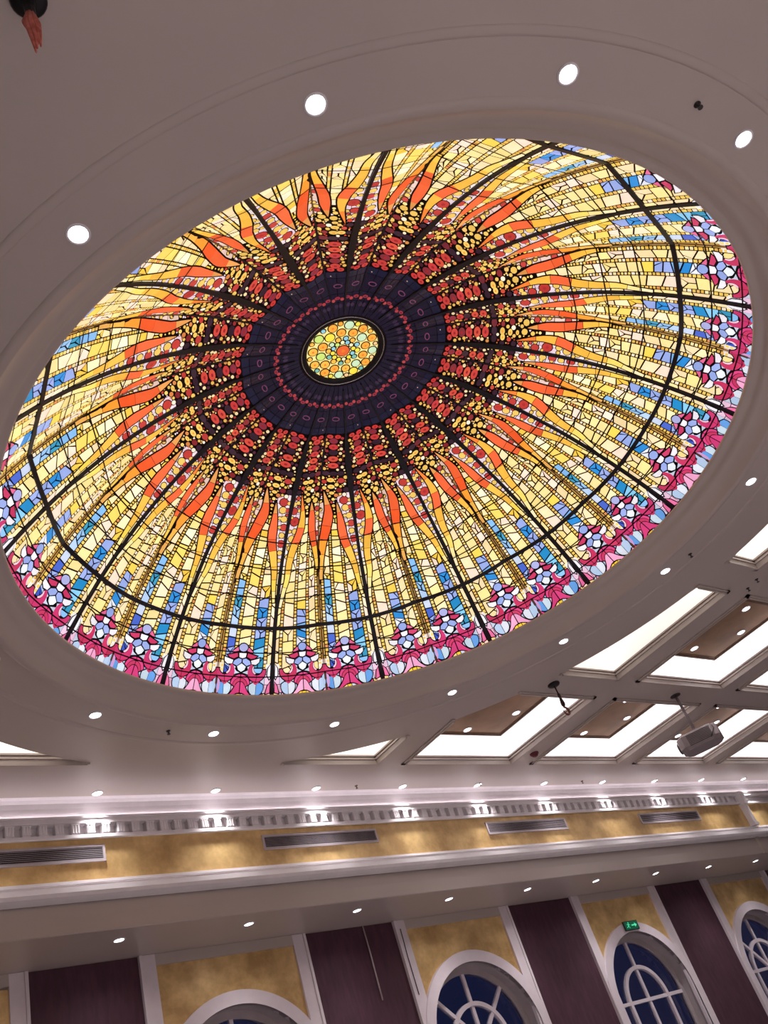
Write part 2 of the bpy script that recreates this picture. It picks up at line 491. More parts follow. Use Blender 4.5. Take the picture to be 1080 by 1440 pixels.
win_desc = ['arched window between a cordless maroon panel and the maroon panel with the hanging cord', 'arched window between the corded maroon panel and the bay with the exit sign',
            'arched window of deep blue panes below the green exit sign', 'arched window in the bay past the exit sign, near the slim upright strip']
YGL = YP + 0.22
for k, cx in enumerate(BAYS[:4]):
    w_ = empty('window_%d' % (k + 1), (cx, YP, 0))
    tag(w_, win_desc[k], kind='structure')
    def part(m, name, mm):
        o = mesh(name, [(x - cx, y - YP, z) for x, y, z in m.v], m.f, mm, w_)
        return o
    m = MB()
    ring_seg(m, cx, AI, AR, YP - 0.075, YP + 0.01, PI, 0, 40)
    for s in (-1, 1):
        m.box(min(cx + s * AI, cx + s * AR), max(cx + s * AI, cx + s * AR), YP - 0.075, YP + 0.01, 0.02, AZ)
    part(m, 'casing', 'frame')
    m = MB()
    ring_seg(m, cx, AI, AI + 0.05, YP - 0.07, YGL + 0.05, PI, 0, 40)
    for s in (-1, 1):
        m.box(min(cx + s * AI, cx + s * (AI + .05)), max(cx + s * AI, cx + s * (AI + .05)), YP - 0.07, YGL + 0.05, 0.02, AZ)
    part(m, 'reveal', 'reveal')
    RS = 0.97
    m = MB()
    ring_seg(m, cx, RS, AI, YGL - 0.03, YGL + 0.04, PI, 0, 40)
    for s in (-1, 1):
        m.box(min(cx + s * RS, cx + s * AI), max(cx + s * RS, cx + s * AI), YGL - 0.03, YGL + 0.04, 0.02, AZ)
    part(m, 'sash', 'reveal')
    # glazing bars
    m = MB().box(cx - 0.028, cx + 0.028, YGL - 0.035, YGL + 0.02, 0.02, AZ + RS)
    part(m, 'glazing_bar', 'frame')
    m = MB().box(cx - RS, cx + RS, YGL - 0.045, YGL + 0.02, AZ - 0.028, AZ + 0.028)
    part(m, 'glazing_bar', 'frame')
    m = MB()
    ring_seg(m, cx, 0.505, 0.57, YGL - 0.05, YGL + 0.02, PI, 0, 28)
    if k == 2:
        for s in (-1, 1):
            m.box(cx + s * 0.5375 - 0.0325, cx + s * 0.5375 + 0.0325, YGL - 0.05, YGL + 0.02, 0.02, AZ)
    part(m, 'arched_bar', 'frame')
    angs = [0, PI / 2, PI] if k == 2 else [0, PI / 4, PI / 2, 3 * PI / 4, PI]
    if k != 2:
        for a in (PI / 4, 3 * PI / 4):
            ca, sa = math.cos(a), math.sin(a)
            r0, r1, hw = 0.05, RS, 0.027
            v = []
            for r in (r0, r1):
                for t in (-hw, hw):
                    for y in (YGL - 0.04, YGL + 0.02):
                        v.append((cx + r * ca - t * sa, y, AZ + r * sa + t * ca))
            m = MB().add(v, [(0, 1, 3, 2), (4, 6, 7, 5), (0, 4, 5, 1), (2, 3, 7, 6), (0, 2, 6, 4), (1, 5, 7, 3)])
            part(m, 'glazing_bar', 'frame')
        for s in (-1, 1):
            m = MB().box(cx + s * 0.5375 - 0.0275, cx + s * 0.5375 + 0.0275, YGL - 0.04, YGL + 0.02, 0.02, AZ)
            part(m, 'glazing_bar', 'frame')
    # panes
    for i in range(len(angs) - 1):
        for r0, r1 in ((0.0, 0.54), (0.54, RS + 0.02)):
            n = 10
            pts = [(cx + r1 * math.cos(angs[i] + (angs[i + 1] - angs[i]) * t / n), YGL, AZ + r1 * math.sin(angs[i] + (angs[i + 1] - angs[i]) * t / n)) for t in range(n + 1)]
            if r0 > 0:
                pts += [(cx + r0 * math.cos(angs[i + 1] + (angs[i] - angs[i + 1]) * t / n), YGL, AZ + r0 * math.sin(angs[i + 1] + (angs[i] - angs[i + 1]) * t / n)) for t in range(n + 1)]
            else:
                pts.append((cx, YGL, AZ))
            part(MB().add(pts, [tuple(range(len(pts)))]), 'pane', 'window_glass')
    for x0, x1 in ((-RS - .02, -0.5375), (-0.5375, 0), (0, 0.5375), (0.5375, RS + .02)):
        part(MB().add([(cx + x0, YGL, 0.02), (cx + x1, YGL, 0.02), (cx + x1, YGL, AZ), (cx + x0, YGL, AZ)], [(0, 1, 2, 3)]), 'pane', 'window_glass')

# ------------------------------------------------------------------ coffers
names_row = ['beside the wall cornice', 'in the middle row', 'in the row farthest from the cornice']
coffer_label = {
    (0, 0): 'cream lit coffer sliver cut by the dome apron, without any lamp',
    (1, 0): 'small triangular cream coffer cut off by the round dome apron',
    (2, 0): 'white lit coffer with gold panel, one corner cut by the dome apron',
    (2, 1): 'long narrow cream lit coffer squeezed against the round dome apron',
    (2, 2): 'narrow cream coffer past the long narrow one along the dome apron',
    (3, 0): 'full white lit coffer with gold panel beside the red detector',
    (3, 1): 'full white lit coffer across the beam from the projector mount',
    (3, 2): 'white lit coffer diagonally past the long narrow cream one',
    (4, 0): 'white lit coffer right behind the hanging grey projector',
    (4, 1): 'white lit coffer beyond the beam that carries the projector',
    (5, 0): 'white lit coffer one past the projector along the cornice',
    (5, 1): 'white lit coffer two bays past the long narrow cream one',
    (6, 0): 'last white lit coffer along the cornice',
}
LAMPS = []
ZG = 5.30 + Z0
for ci, ri, loop, (x0, x1, y0, y1) in coffers:
    cx, cy = (x0 + x1) / 2, (y0 + y1) / 2
    root = empty('ceiling_coffer', (cx, cy, CZ))
    tag(root, coffer_label.get((ci, ri), 'white lit coffer of the hall ceiling'), 'coffer', 'ceiling coffers')
    cut = any(s == 4 for p, s in loop)
    lit = 'glow_cream' if (ci in (0, 1) or (ci == 2 and ri > 0)) else 'glow_white'
    n = len(loop)
    sides = {}
    for i in range(n):
        p, s = loop[i]
        q, _ = loop[(i + 1) % n]
        sides.setdefault(s, []).append((p, q))
    for s, segs in sides.items():
        li, wa = MB(), MB()
        for p, q in segs:
            P = lambda t, z: (t[0] - cx, t[1] - cy, z)
            li.add([P(p, 0), P(q, 0), P(q, 0.10), P(p, 0.10)], [(0, 1, 2, 3)])
            wa.add([P(p, 0.10), P(q, 0.10), P(q, 0.56), P(p, 0.56)], [(0, 1, 2, 3)])
        li.build('lip', 'ceiling', root)
        wa.build('lit_side', lit, root)
        if s < 4:                                     # stepped moulding along the straight sides
            p, q = Vector(segs[0][0]), Vector(segs[-1][1])
            d = (q - p).normalized()
            nrm = Vector((d.y, -d.x))
            m = MB()
            for w0, w1, zb, zt in ((0.0, 0.055, -0.022, 0.004), (0.0, 0.026, -0.036, -0.02), (-0.022, 0.004, 0.035, 0.055), (-0.03, 0.004, 0.078, 0.10)):
                ext = w1 if w0 >= 0 else 0.0
                a, c = p - d * ext, q + d * ext
                v = []
                for z in (zb, zt):
                    for pt, ww in ((a, w0), (c, w0), (c, w1), (a, w1)):
                        g = pt + nrm * ww
                        v.append((g.x - cx, g.y - cy, z))
                m.add(v, [(0, 1, 2, 3), (7, 6, 5, 4), (0, 4, 5, 1), (1, 5, 6, 2), (2, 6, 7, 3), (3, 7, 4, 0)])
            m.build('moulding', 'ceiling', root)
    pts = [(p[0] - cx, p[1] - cy, 0.56) for p, s in loop]
    tt = tessellate_polygon([[Vector(p) for p in pts]])
    MB().add(pts, [tuple(t) for t in tt]).build('lit_top', lit, root)
    # hung gold panel with a bronze edge
    g = rect_minus_disc(x0 + 0.33, x1 - 0.33, y0 + 0.3, y1 - 0.3, AP + 0.28)
    if len(g) > 2:
        pl = [p for p, s in g]
        if abs(area2(pl)) > 0.05:
            inn = offset_poly(pl, 0.07)
            def slab(po, z0_, z1_):
                k = len(po)
                v = [(p[0] - cx, p[1] - cy, z0_) for p in po] + [(p[0] - cx, p[1] - cy, z1_) for p in po]
                tt = tessellate_polygon([[Vector((p[0], p[1], 0)) for p in po]])
                f = [tuple(t) for t in tt] + [tuple(i + k for i in t) for t in tt]
                f += [(i, (i + 1) % k, k + (i + 1) % k, k + i) for i in range(k)]
                return v, f
            MB().add(*slab(offset_poly(pl, 0.03), 0.305, 0.36)).build('gold_panel', 'gold_panel', root)
            m = MB()
            po = pl if area2(pl) > 0 else pl[::-1]
            k = len(po)
            for z0_, z1_, a_, b_ in ((0.29, 0.34, 0.0, 0.035), (0.298, 0.33, 0.05, 0.07)):
                A, B = offset_poly(po, a_), offset_poly(po, b_)
                v = [(p[0] - cx, p[1] - cy, z0_) for p in A] + [(p[0] - cx, p[1] - cy, z0_) for p in B] + [(p[0] - cx, p[1] - cy, z1_) for p in A] + [(p[0] - cx, p[1] - cy, z1_) for p in B]
                f = []
                for i in range(k):
                    j = (i + 1) % k
                    f += [(i, j, k + j, k + i), (i, 2 * k + i, 2 * k + j, j), (k + i, k + j, 3 * k + j, 3 * k + i)]
                m.add(v, f)
            m.build('panel_edge', 'bronze', root)
            mid = (x0 + x1) / 2 - 0.08
            for dx, dy in ((0, 0.53), (0.6, 0.0), (0, -0.53), (-0.6, 0.0)):
                lx, ly = mid + dx, cy + dy
                if math.hypot(lx - CX, ly - CY) > AP + 0.45 and not cut or (ci, ri) == (2, 0) and (dx > 0 or dy > 0):
                    LAMPS.append((lx, ly, 0.305 + CZ, 'cornice end' if dy > 0 else 'end away from the cornice' if dy < 0 else 'side away from the dome' if dx > 0 else 'dome side', (ci, ri)))

# ------------------------------------------------------------------ downlights
def lamp_proto():
    r = empty('downlight')
    MB().lathe([(0.075, 0.0), (0.074, -0.006), (0.066, -0.009), (0.060, -0.007), (0.057, 0.004)], 24).build('trim_ring', 'lamp_trim', r, smooth=True)
    MB().lathe([(0.0, -0.006), (0.03, -0.0055), (0.058, -0.003)], 20).build('lens', 'lens', r, smooth=True)
    return r
lamp0 = lamp_proto()
lamp_used = [False]
def put_lamp(x, y, z, label, group, power, spread=95):
    if not lamp_used[0]:
        o = lamp0
        lamp_used[0] = True
    else:
        o = lamp0.copy()
        COL.objects.link(o)
        for ch in lamp0.children:
            c = ch.copy()
            COL.objects.link(c)
            c.parent = o
    o.location = (x, y, z - 0.001)
    tag(o, label, 'downlight', group)
    ld = SPOTS.setdefault((power, spread), None)
    if ld is None:
        ld = bpy.data.lights.new('downlight_beam', 'SPOT')
        ld.energy = power
        ld.spot_size = math.radians(spread)
        ld.spot_blend = 1.0 if spread < 60 else 0.8
        ld.shadow_soft_size = 0.05
        ld.color = LIGHT_COL
        SPOTS[(power, spread)] = ld
    s = bpy.data.objects.new('downlight_beam', ld)
    s.location = (0, 0, -0.02)
    COL.objects.link(s)
    s.parent = o
    return o
SPOTS = {}
NTH = ['nearest', 'second', 'third', 'fourth', 'fifth', 'sixth', 'seventh', 'eighth', 'ninth', 'tenth', 'eleventh', 'twelfth']
for k in range(16):
    a = math.radians(-21.79 + 22.5 * k)
    st = (k - 2) % 16
    if st == 0:
        ring_label = 'downlight circling the dome that sits nearest the dark hoist hook'
    elif st <= 8:
        ring_label = 'downlight circling the dome, %s round from the hoist hook by way of the cornice' % NTH[st]
    else:
        ring_label = 'downlight circling the dome, %s round from the hoist hook by way of the cream coffers' % NTH[16 - st]
    put_lamp(CX + 4.135 * math.cos(a), CY + 4.135 * math.sin(a), CZ, ring_label, 'downlights circling the dome', SPOT_RING)
for k in range(8):  # lamp row added out of view to brighten the near ceiling
    put_lamp(-2.5 + 1.62 * 1.2 * k, -1.15, CZ, 'added unseen downlight along the wall opposite the arched windows', 'added downlights along the plain wall', 640.0)
for k in range(-1, 11):
    put_lamp(4.375 + 1.62 * k, 10.055, CZ, ('cornice downlight, %s before the slim upright strip' % NTH[8 - k]) if k < 9 else ('cornice downlight, %s beyond the slim upright strip' % NTH[k - 9]), 'downlights along the cornice', SPOT_WALL, 48)
for k in range(-1, 10):
    put_lamp(4.69 + 1.75 * k, 10.63, SZ, ('soffit downlight, %s before the upright fascia step' % NTH[7 - k]) if k < 8 else ('soffit downlight, %s beyond the upright fascia step' % NTH[k - 8]), 'downlights under the soffit', SPOT_SOFFIT, 146)
cl = {(2, 0): 'coffer cut by the apron', (3, 0): 'coffer beside the red detector', (3, 1): 'coffer across from the projector', (4, 0): 'coffer behind the projector', (4, 1): 'coffer beyond the projector beam'}
for x, y, z, side, key in LAMPS:
    if key not in cl:
        if key[0] > 4:
            continue
    t = cl.get(key, 'coffer far along the hall')
    put_lamp(x, y, z, 'downlight at the %s, in %s' % (side, t), 'downlights in coffer %d %d' % key, SPOT_COFFER)

# ------------------------------------------------------------------ the stained glass dome
S = 5.0
NS = 16
ALPHA = 2 * PI / NS
TH0 = math.radians(125.284)
PC = np.array([-0.0856, -0.1267, -0.6017, 1.4847])
def zprof(R):
    return np.polyval(PC, np.asarray(R) ** 2)
# pattern radius -> true plan radius of the glass (the border runs on behind the lip of the cove)
G_IN = [0.0, 0.075, 0.1102, 0.1613, 0.2128, 0.2629, 0.3124, 0.3596, 0.4073, 0.4511, 0.492, 0.5306, 0.568, 0.6, 0.6313, 0.6633, 0.6946, 0.722, 0.740]
G_OUT = [0.0, 0.098, 0.1353, 0.1889, 0.2417, 0.2925, 0.3418, 0.3899, 0.4362, 0.4811, 0.5244, 0.5656, 0.6051, 0.6426, 0.6788, 0.7129, 0.7454, 0.7735, 0.792]
def gmap(r):
    return np.interp(r, G_IN, G_OUT)
def kslope(r):
    e = 8e-3
    g1, g0 = gmap(r + e), gmap(max(r - e, 0))
    d = r + e - max(r - e, 0)
    return float(math.hypot(g1 - g0, zprof(g1) - zprof(g0)) / d)
AMP = -0.11          # the film is drawn up along the seams between the ribs
def surf(u, r, off=0.0):
    """numpy arrays u (share of a sector), r (plan radius / S) -> points about the rim centre; off: metres towards the room"""
    u = np.asarray(u, float)
    r = np.asarray(r, float)
    g = gmap(r)
    uf = u - np.floor(u)
    wv = 1 - np.abs(2 * uf - 1)
    win = np.clip(np.sin(np.clip((g - 0.16) / (0.80 - 0.16), 0, 1) * PI), 0, 1) ** 0.6
    d = AMP * win * wv ** 1.7
    th = TH0 - ALPHA * u
    e = 1e-3
    sl = (zprof(g + e) - zprof(g - e)) / (2 * e)              # dz/dr, negative
    nl = np.sqrt(1 + sl * sl)
    nr, nz_ = sl / nl, -1 / nl                                # towards the room: down and inward
    t = d + off
    R = g * S + nr * t
    Z = zprof(g) * S + nz_ * t - 5.206
    return np.stack([R * np.cos(th), R * np.sin(th), Z], -1)

# ---- pattern of one sector as flat polygons in (u, r)
PANES = []      # (poly uv, rgb, height, keep_key)
DARKS = []      # (poly uv, height) black lead lying over lower panes
COVER = []      # overlay outlines that hide what lies below
def metric(rc):
    return ALPHA * float(gmap(rc)) * S, S * kslope(rc)
def to_m(poly, uc, rc):
    a, c = metric(rc)
    return [((u - uc) * a, (r - rc) * c) for u, r in poly]
def to_uv(poly, uc, rc):
    a, c = metric(rc)
    return [(uc + x / a, rc + y / c) for x, y in poly]
def cen(poly):
    return sum(p[0] for p in poly) / len(poly), sum(p[1] for p in poly) / len(poly)
def shrink(poly, d):
    uc, rc = cen(poly)
    m = to_m(poly, uc, rc)
    a0 = abs(area2(m))
    q = offset_poly(m, d)
    if d > 0 and (area2(q) <= 0.08 * a0 or area2(q) < 2.2e-5):
        return None
    return to_uv(q, uc, rc)
def pane(poly, rgb, h=0.008, gap=0.0085, key=None, jit=7):
    q = shrink(poly, gap) if gap else poly
    if q is None:
        return
    j = random.uniform(-jit, jit)
    PANES.append((q, tuple(min(255, max(0, v + j)) for v in rgb), h, key))
def over(poly, rgb, h=0.015, line=0.010, gap=0.004, cover=False):
    g = shrink(poly, -line)
    DARKS.append((g, h - 0.0045))
    if cover:
        COVER.append(g)
    pane(poly, rgb, h, gap)
def oval(u, r, a, c, n=12, rot=0.0):
    k1, k2 = metric(r)
    out = []
    for i in range(n):
        t = 2 * PI * i / n
        x, y = a * math.cos(t), c * math.sin(t)
        x, y = x * math.cos(rot) - y * math.sin(rot), x * math.sin(rot) + y * math.cos(rot)
        out.append((u + x / k1, r + y / k2))
    return out

CREAM = [(252, 236, 186), (248, 228, 158), (254, 240, 206), (250, 224, 178), (252, 228, 208), (246, 226, 148), (244, 222, 170)]
YEL = [(244, 208, 84), (240, 200, 76), (246, 216, 104)]
LADDER = [(238, 204, 100), (230, 186, 84), (246, 226, 168), (226, 180, 90), (240, 214, 122), (248, 232, 206), (222, 180, 100), (222, 146, 84)]
ORANGE, GOLD, TIP = (230, 100, 56), (240, 186, 74), (220, 152, 82)
LBLUE, PERI, BLUE, ROYAL, TEAL, PALEB = (130, 186, 240), (150, 172, 232), (44, 138, 214), (62, 96, 206), (58, 150, 188), (206, 222, 248)
RED, PINK, HOT, WHITE, GREYB = (194, 58, 100), (240, 160, 200), (218, 52, 128), (240, 240, 248), (190, 202, 224)
YOV, ROV, DOV = (232, 194, 98), (186, 62, 56), (52, 32, 44)

# flames
def crom(pts, n):
    P = [pts[0]] + list(pts) + [pts[-1]]
    out = []
    segs = len(pts) - 1
    for i in range(n + 1):
        t = i / n * segs
        k = min(int(t), segs - 1)
        s = t - k
        a, b_, c, d = P[k], P[k + 1], P[k + 2], P[k + 3]
        out.append(tuple(0.5 * (2 * b_[j] + (c[j] - a[j]) * s + (2 * a[j] - 5 * b_[j] + 4 * c[j] - d[j]) * s * s + (3 * b_[j] - a[j] - 3 * c[j] + d[j]) * s ** 3) for j in (0, 1)))
    return out
FLAMES = [
    ([(0.150, 0.350), (0.215, 0.396), (0.205, 0.433), (0.135, 0.466), (0.095, 0.498), (0.088, 0.529), (0.058, 0.553), (0.034, 0.580)], [(0.11, (238, 130, 56)), (0.26, GOLD), (0.40, ORANGE), (0.53, GOLD), (0.66, GOLD), (0.80, (250, 222, 110)), (0.91, (252, 234, 160)), (1.0, (252, 238, 190))], 0.050),
    ([(0.352, 0.370), (0.376, 0.400), (0.391, 0.434), (0.434, 0.467), (0.466, 0.494), (0.476, 0.515)], [(0.15, TIP), (0.42, ORANGE), (0.62, ORANGE), (0.82, GOLD), (1.0, (246, 196, 80))], 0.047),
    ([(0.556, 0.3475), (0.628, 0.394), (0.598, 0.432), (0.556, 0.463), (0.530, 0.50), (0.524, 0.537)], [(0.15, TIP), (0.38, ORANGE), (0.58, (232, 92, 44)), (0.74, (240, 150, 50)), (0.87, (226, 170, 70)), (1.0, (220, 164, 84))], 0.055),
    ([(0.752, 0.374), (0.790, 0.411), (0.818, 0.454), (0.872, 0.485), (0.918, 0.515), (0.935, 0.543), (0.955, 0.572)], [(0.13, TIP), (0.34, ORANGE), (0.46, ORANGE), (0.62, GOLD), (0.76, GOLD), (0.88, (250, 214, 90)), (1.0, (252, 230, 150))], 0.050),
]
flame_polys = []
for pts, segs, wmax in FLAMES:
    N = 42
    cl_ = crom(pts, N)
    L, Rr = [], []
    for i, (u, r) in enumerate(cl_):
        t = i / N
        wd = wmax * min(1.0, (t / 0.26) ** 0.85) * (1.0 if t < 0.42 else max(0.36, 1 - 1.15 * (t - 0.42)))
        wd = max(wd, 0.003)
        a = cl_[max(i - 1, 0)]
        c = cl_[min(i + 1, N)]
        k1, k2 = metric(r)
        dx, dy = (c[0] - a[0]) * k1, (c[1] - a[1]) * k2
        l = math.hypot(dx, dy)
        nx, ny = -dy / l, dx / l
        L.append((u + nx * wd / k1, r + ny * wd / k2))
        Rr.append((u - nx * wd / k1, r - ny * wd / k2))
    full = L + Rr[::-1]
    flame_polys.append(full)
    COVER.append(full)
    i0 = 0
    for fr_, c in segs:
        i1 = round(fr_ * N)
        step = [i0] + [i for i in range(i0 + 1, i1) if (i - i0) % 2 == 0] + [i1]
        poly = [L[i] for i in step] + [Rr[i] for i in step[::-1]]
        DARKS.append((shrink(poly, -0.012), 0.0105))
        pane(poly, c, 0.015, 0.003)
        i0 = i1

# flower border, drawn in metres about the flower axis (x across, y up from the rim)
def zed(pts):
    return [((x - 325) * 0.00157, (1014 - y) * 0.0016) for x, y in pts]
def circ_z(x, y, rad, n=12):
    return [(x + rad * math.cos(2 * PI * i / n), y + rad * math.sin(2 * PI * i / n)) for i in range(n)]
def place(uc, pts):
    out = []
    for x, y in zed(pts):
        r = 0.7215 - y / (S * 1.60)
        out.append((uc + x / (ALPHA * float(gmap(r)) * S), r))
    return out
def mir(pts):
    return [(650 - x, y) for x, y in pts]
def arc_z(x, y, rad, a0, a1, n=8):
    """points of an arc, angles in degrees, 0 = across, 90 = towards the rim"""
    return [(x + rad * math.cos(math.radians(a0 + (a1 - a0) * i / n)), y + rad * math.sin(math.radians(a0 + (a1 - a0) * i / n))) for i in range(n + 1)]
def big(pts):
    return [(325 + (x - 325) * 1.2, 770 + (y - 770) * 1.08) for x, y in pts]
def flower(uc, pal):
    wave, crescent, fan1, fan2, lobe = pal
    for both in (0, 1):
        F = (lambda p: p) if both == 0 else mir
        # round fan below each stem end
        over(place(uc, F(arc_z(190, 926, 62, 90, 200, 7) + [(160, 888), (190, 894)])), fan1, 0.0145)
        over(place(uc, F([(190, 894), (220, 888)] + arc_z(190, 926, 62, -20, 90, 7))), fan2, 0.0145)
        # crescent that cups the stem end
        over(place(uc, F(arc_z(196, 806, 78, -48, 90, 9) + arc_z(192, 786, 46, 90, -40, 7))), crescent, 0.0155)
        over(place(uc, F(arc_z(196, 806, 78, 90, 192, 7) + arc_z(192, 786, 46, 176, 90, 6))), tuple(v * 0.94 for v in crescent), 0.0155)
        over(place(uc, F(arc_z(192, 786, 46, -30, 70, 6) + arc_z(186, 780, 38, 70, -26, 5))), (244, 200, 218), 0.0170, 0.003)
        over(place(uc, F([(164, 878), (196, 886), (228, 878), (212, 900), (196, 908), (180, 900)])), (188, 52, 92), 0.0165, 0.006)
        # star flower
        over(place(uc, big(F([(222, 692), (290, 672), (296, 700), (268, 716), (240, 710)]))), RED, 0.015)
        over(place(uc, big(F([(244, 674), (266, 652), (290, 628), (298, 660)]))), (224, 104, 150), 0.0145)
        over(place(uc, big(F([(204, 704), (236, 715), (266, 724), (258, 752), (228, 756), (206, 736)]))), WHITE, 0.015)
        over(place(uc, big(F([(272, 726), (300, 709), (323, 716), (322, 741), (292, 766), (262, 752)]))), PERI, 0.015)
        over(place(uc, big(F([(262, 758), (288, 771), (278, 792), (318, 812), (300, 818), (276, 826), (276, 796)]))), GREYB, 0.0145)
        # nested arches and the wave under them
        over(place(uc, F(arc_z(325, 908, 82, 188, 269, 7) + arc_z(325, 914, 62, 269, 184, 6))), (222, 74, 136), 0.015)
        over(place(uc, F(arc_z(325, 914, 62, 184, 269, 6) + arc_z(325, 922, 42, 269, 182, 5))), RED, 0.015)
        over(place(uc, F([(323, 880), (304, 886), (288, 904), (274, 930), (256, 958), (230, 984), (198, 998), (196, 1008), (236, 1002), (270, 982), (298, 968), (323, 964)])), wave, 0.0155)
        over(place(uc, F([(196, 1001), (160, 992), (136, 968), (128, 984), (150, 1004), (192, 1009)])), wave, 0.0150)
    over(place(uc, big(circ_z(325, 634, 31))), lobe, 0.015)
    over(place(uc, big([(298, 668), (352, 668), (347, 703), (325, 712), (303, 705)])), WHITE, 0.015)
    over(place(uc, big([(324, 744), (356, 768), (346, 794), (324, 808), (302, 794), (292, 768)])), (226, 238, 244), 0.015)
    COVER.append(place(uc, big([(215, 735), (208, 706), (240, 670), (292, 622), (310, 602), (340, 602), (358, 622), (410, 670), (442, 706), (435, 735), (395, 770), (400, 830), (250, 830), (255, 770)])))
flower(0.29, ((240, 170, 210), (196, 56, 98), (178, 206, 238), (214, 226, 240), PERI))
flower(0.71, ((204, 62, 122), (200, 58, 112), (96, 156, 226), (196, 220, 236), (168, 176, 226)))
# loops beside the rib
for uc, s in ((0.0, 1), (1.0, -1)):
    over([(uc + s * 0.022, 0.669), (uc + s * 0.046, 0.675), (uc + s * 0.050, 0.686), (uc + s * 0.030, 0.692), (uc + s * 0.022, 0.690)], WHITE, 0.0145)
    over([(uc + s * 0.022, 0.696), (uc + s * 0.046, 0.702), (uc + s * 0.062, 0.714), (uc + s * 0.022, 0.712)], (226, 110, 160), 0.0145)
    over([(0.5 - s * 0.008, 0.690), (0.5 - s * 0.032, 0.694), (0.5 - s * 0.040, 0.704), (0.5 - s * 0.02, 0.713), (0.5 - s * 0.008, 0.713)], (176, 200, 232) if s > 0 else (200, 150, 200), 0.0145)

# border ground: pale cells below the stems, yellow chips on the rim
x = 0.018
row = 0
for r0, r1, pal in ((0.668, 0.684, [GREYB, WHITE, PALEB, (226, 206, 232)]), (0.684, 0.700, [(232, 196, 222), PALEB, GREYB, (200, 180, 226)]), (0.700, 0.7125, [(214, 208, 238), (236, 186, 214), GREYB])):
    nn = 18
    for i in range(nn):
        if i == 8 or i == 9:
            pass
        a, c = 0.016 + (0.968) * i / nn, 0.016 + 0.968 * (i + 1) / nn
        if a < 0.5 < c or (r0 < 0.67 and 0.06 < (a + c) / 2 < 0.94 and abs((a + c) / 2 - 0.5) > 0.04):
            continue
        pane([(a, r0), (c, r0), (c, r1), (a, r1)], random.choice(pal), 0.006, 0.004)
for i in range(26):
    a, c = 0.016 + 0.968 * i / 26, 0.016 + 0.968 * (i + 1) / 26
    pane([(a, 0.7130), (c, 0.7130), (c, 0.7212), (a, 0.7212)], random.choice([(250, 222, 90), (252, 226, 150), (250, 214, 60), (206, 222, 244), (252, 210, 190)]), 0.008, 0.005)

def covered(poly):
    for c in COVER:
        if all(inside(p, c) for p in poly) and inside(cen(poly), c):
            return True
    return False

# ladders of small squares
LAD = [(0.070, 0.505, 0.676), (0.215, 0.432, 0.680), (0.352, 0.425, 0.655), (0.462, 0.500, 0.683), (0.538, 0.515, 0.683), (0.645, 0.425, 0.655), (0.788, 0.440, 0.655), (0.926, 0.525, 0.680)]
HW = 0.0165
for uc, r0, r1 in LAD:
    r = r0
    while r < r1 - 0.002:
        st = HW * 2 * metric(r)[0] / metric(r)[1] * random.uniform(0.86, 1.16)
        q = [(uc - HW, r), (uc + HW, r), (uc + HW, min(r + st, r1)), (uc - HW, min(r + st, r1))]
        if not covered(q):
            pane(q, random.choice(LADDER[:6] if random.random() < 0.86 else LADDER), 0.008, 0.0068)
        r += st
# columns between the ladders
COLM = [(0.016, 0.0535, 0.505, 0.672, 'c'), (0.0865, 0.1985, 0.445, 0.684, 'c'), (0.2315, 0.3355, 0.405, 0.655, 'A'), (0.3685, 0.4455, 0.43, 0.684, 'c'), (0.5545, 0.6285, 0.445, 0.683, 'B1'), (0.6615, 0.7715, 0.405, 0.655, 'c'), (0.8045, 0.9095, 0.455, 0.683, 'B2'), (0.9425, 0.984, 0.505, 0.672, 'c'), (0.4785, 0.497, 0.53, 0.683, 't'), (0.503, 0.5215, 0.545, 0.683, 't')]
BL = {'A': (0.585, 0.640, [PERI, PERI, LBLUE, BLUE, (226, 234, 248)]), 'B1': (0.537, 0.690, [LBLUE, LBLUE, TEAL, (150, 196, 240), (176, 206, 244), PALEB, (70, 100, 200), PERI, (180, 204, 244), (62, 88, 192)]), 'B2': (0.566, 0.690, [PERI, BLUE, PERI, PERI, (40, 140, 200), (130, 200, 240), TEAL, LBLUE])}
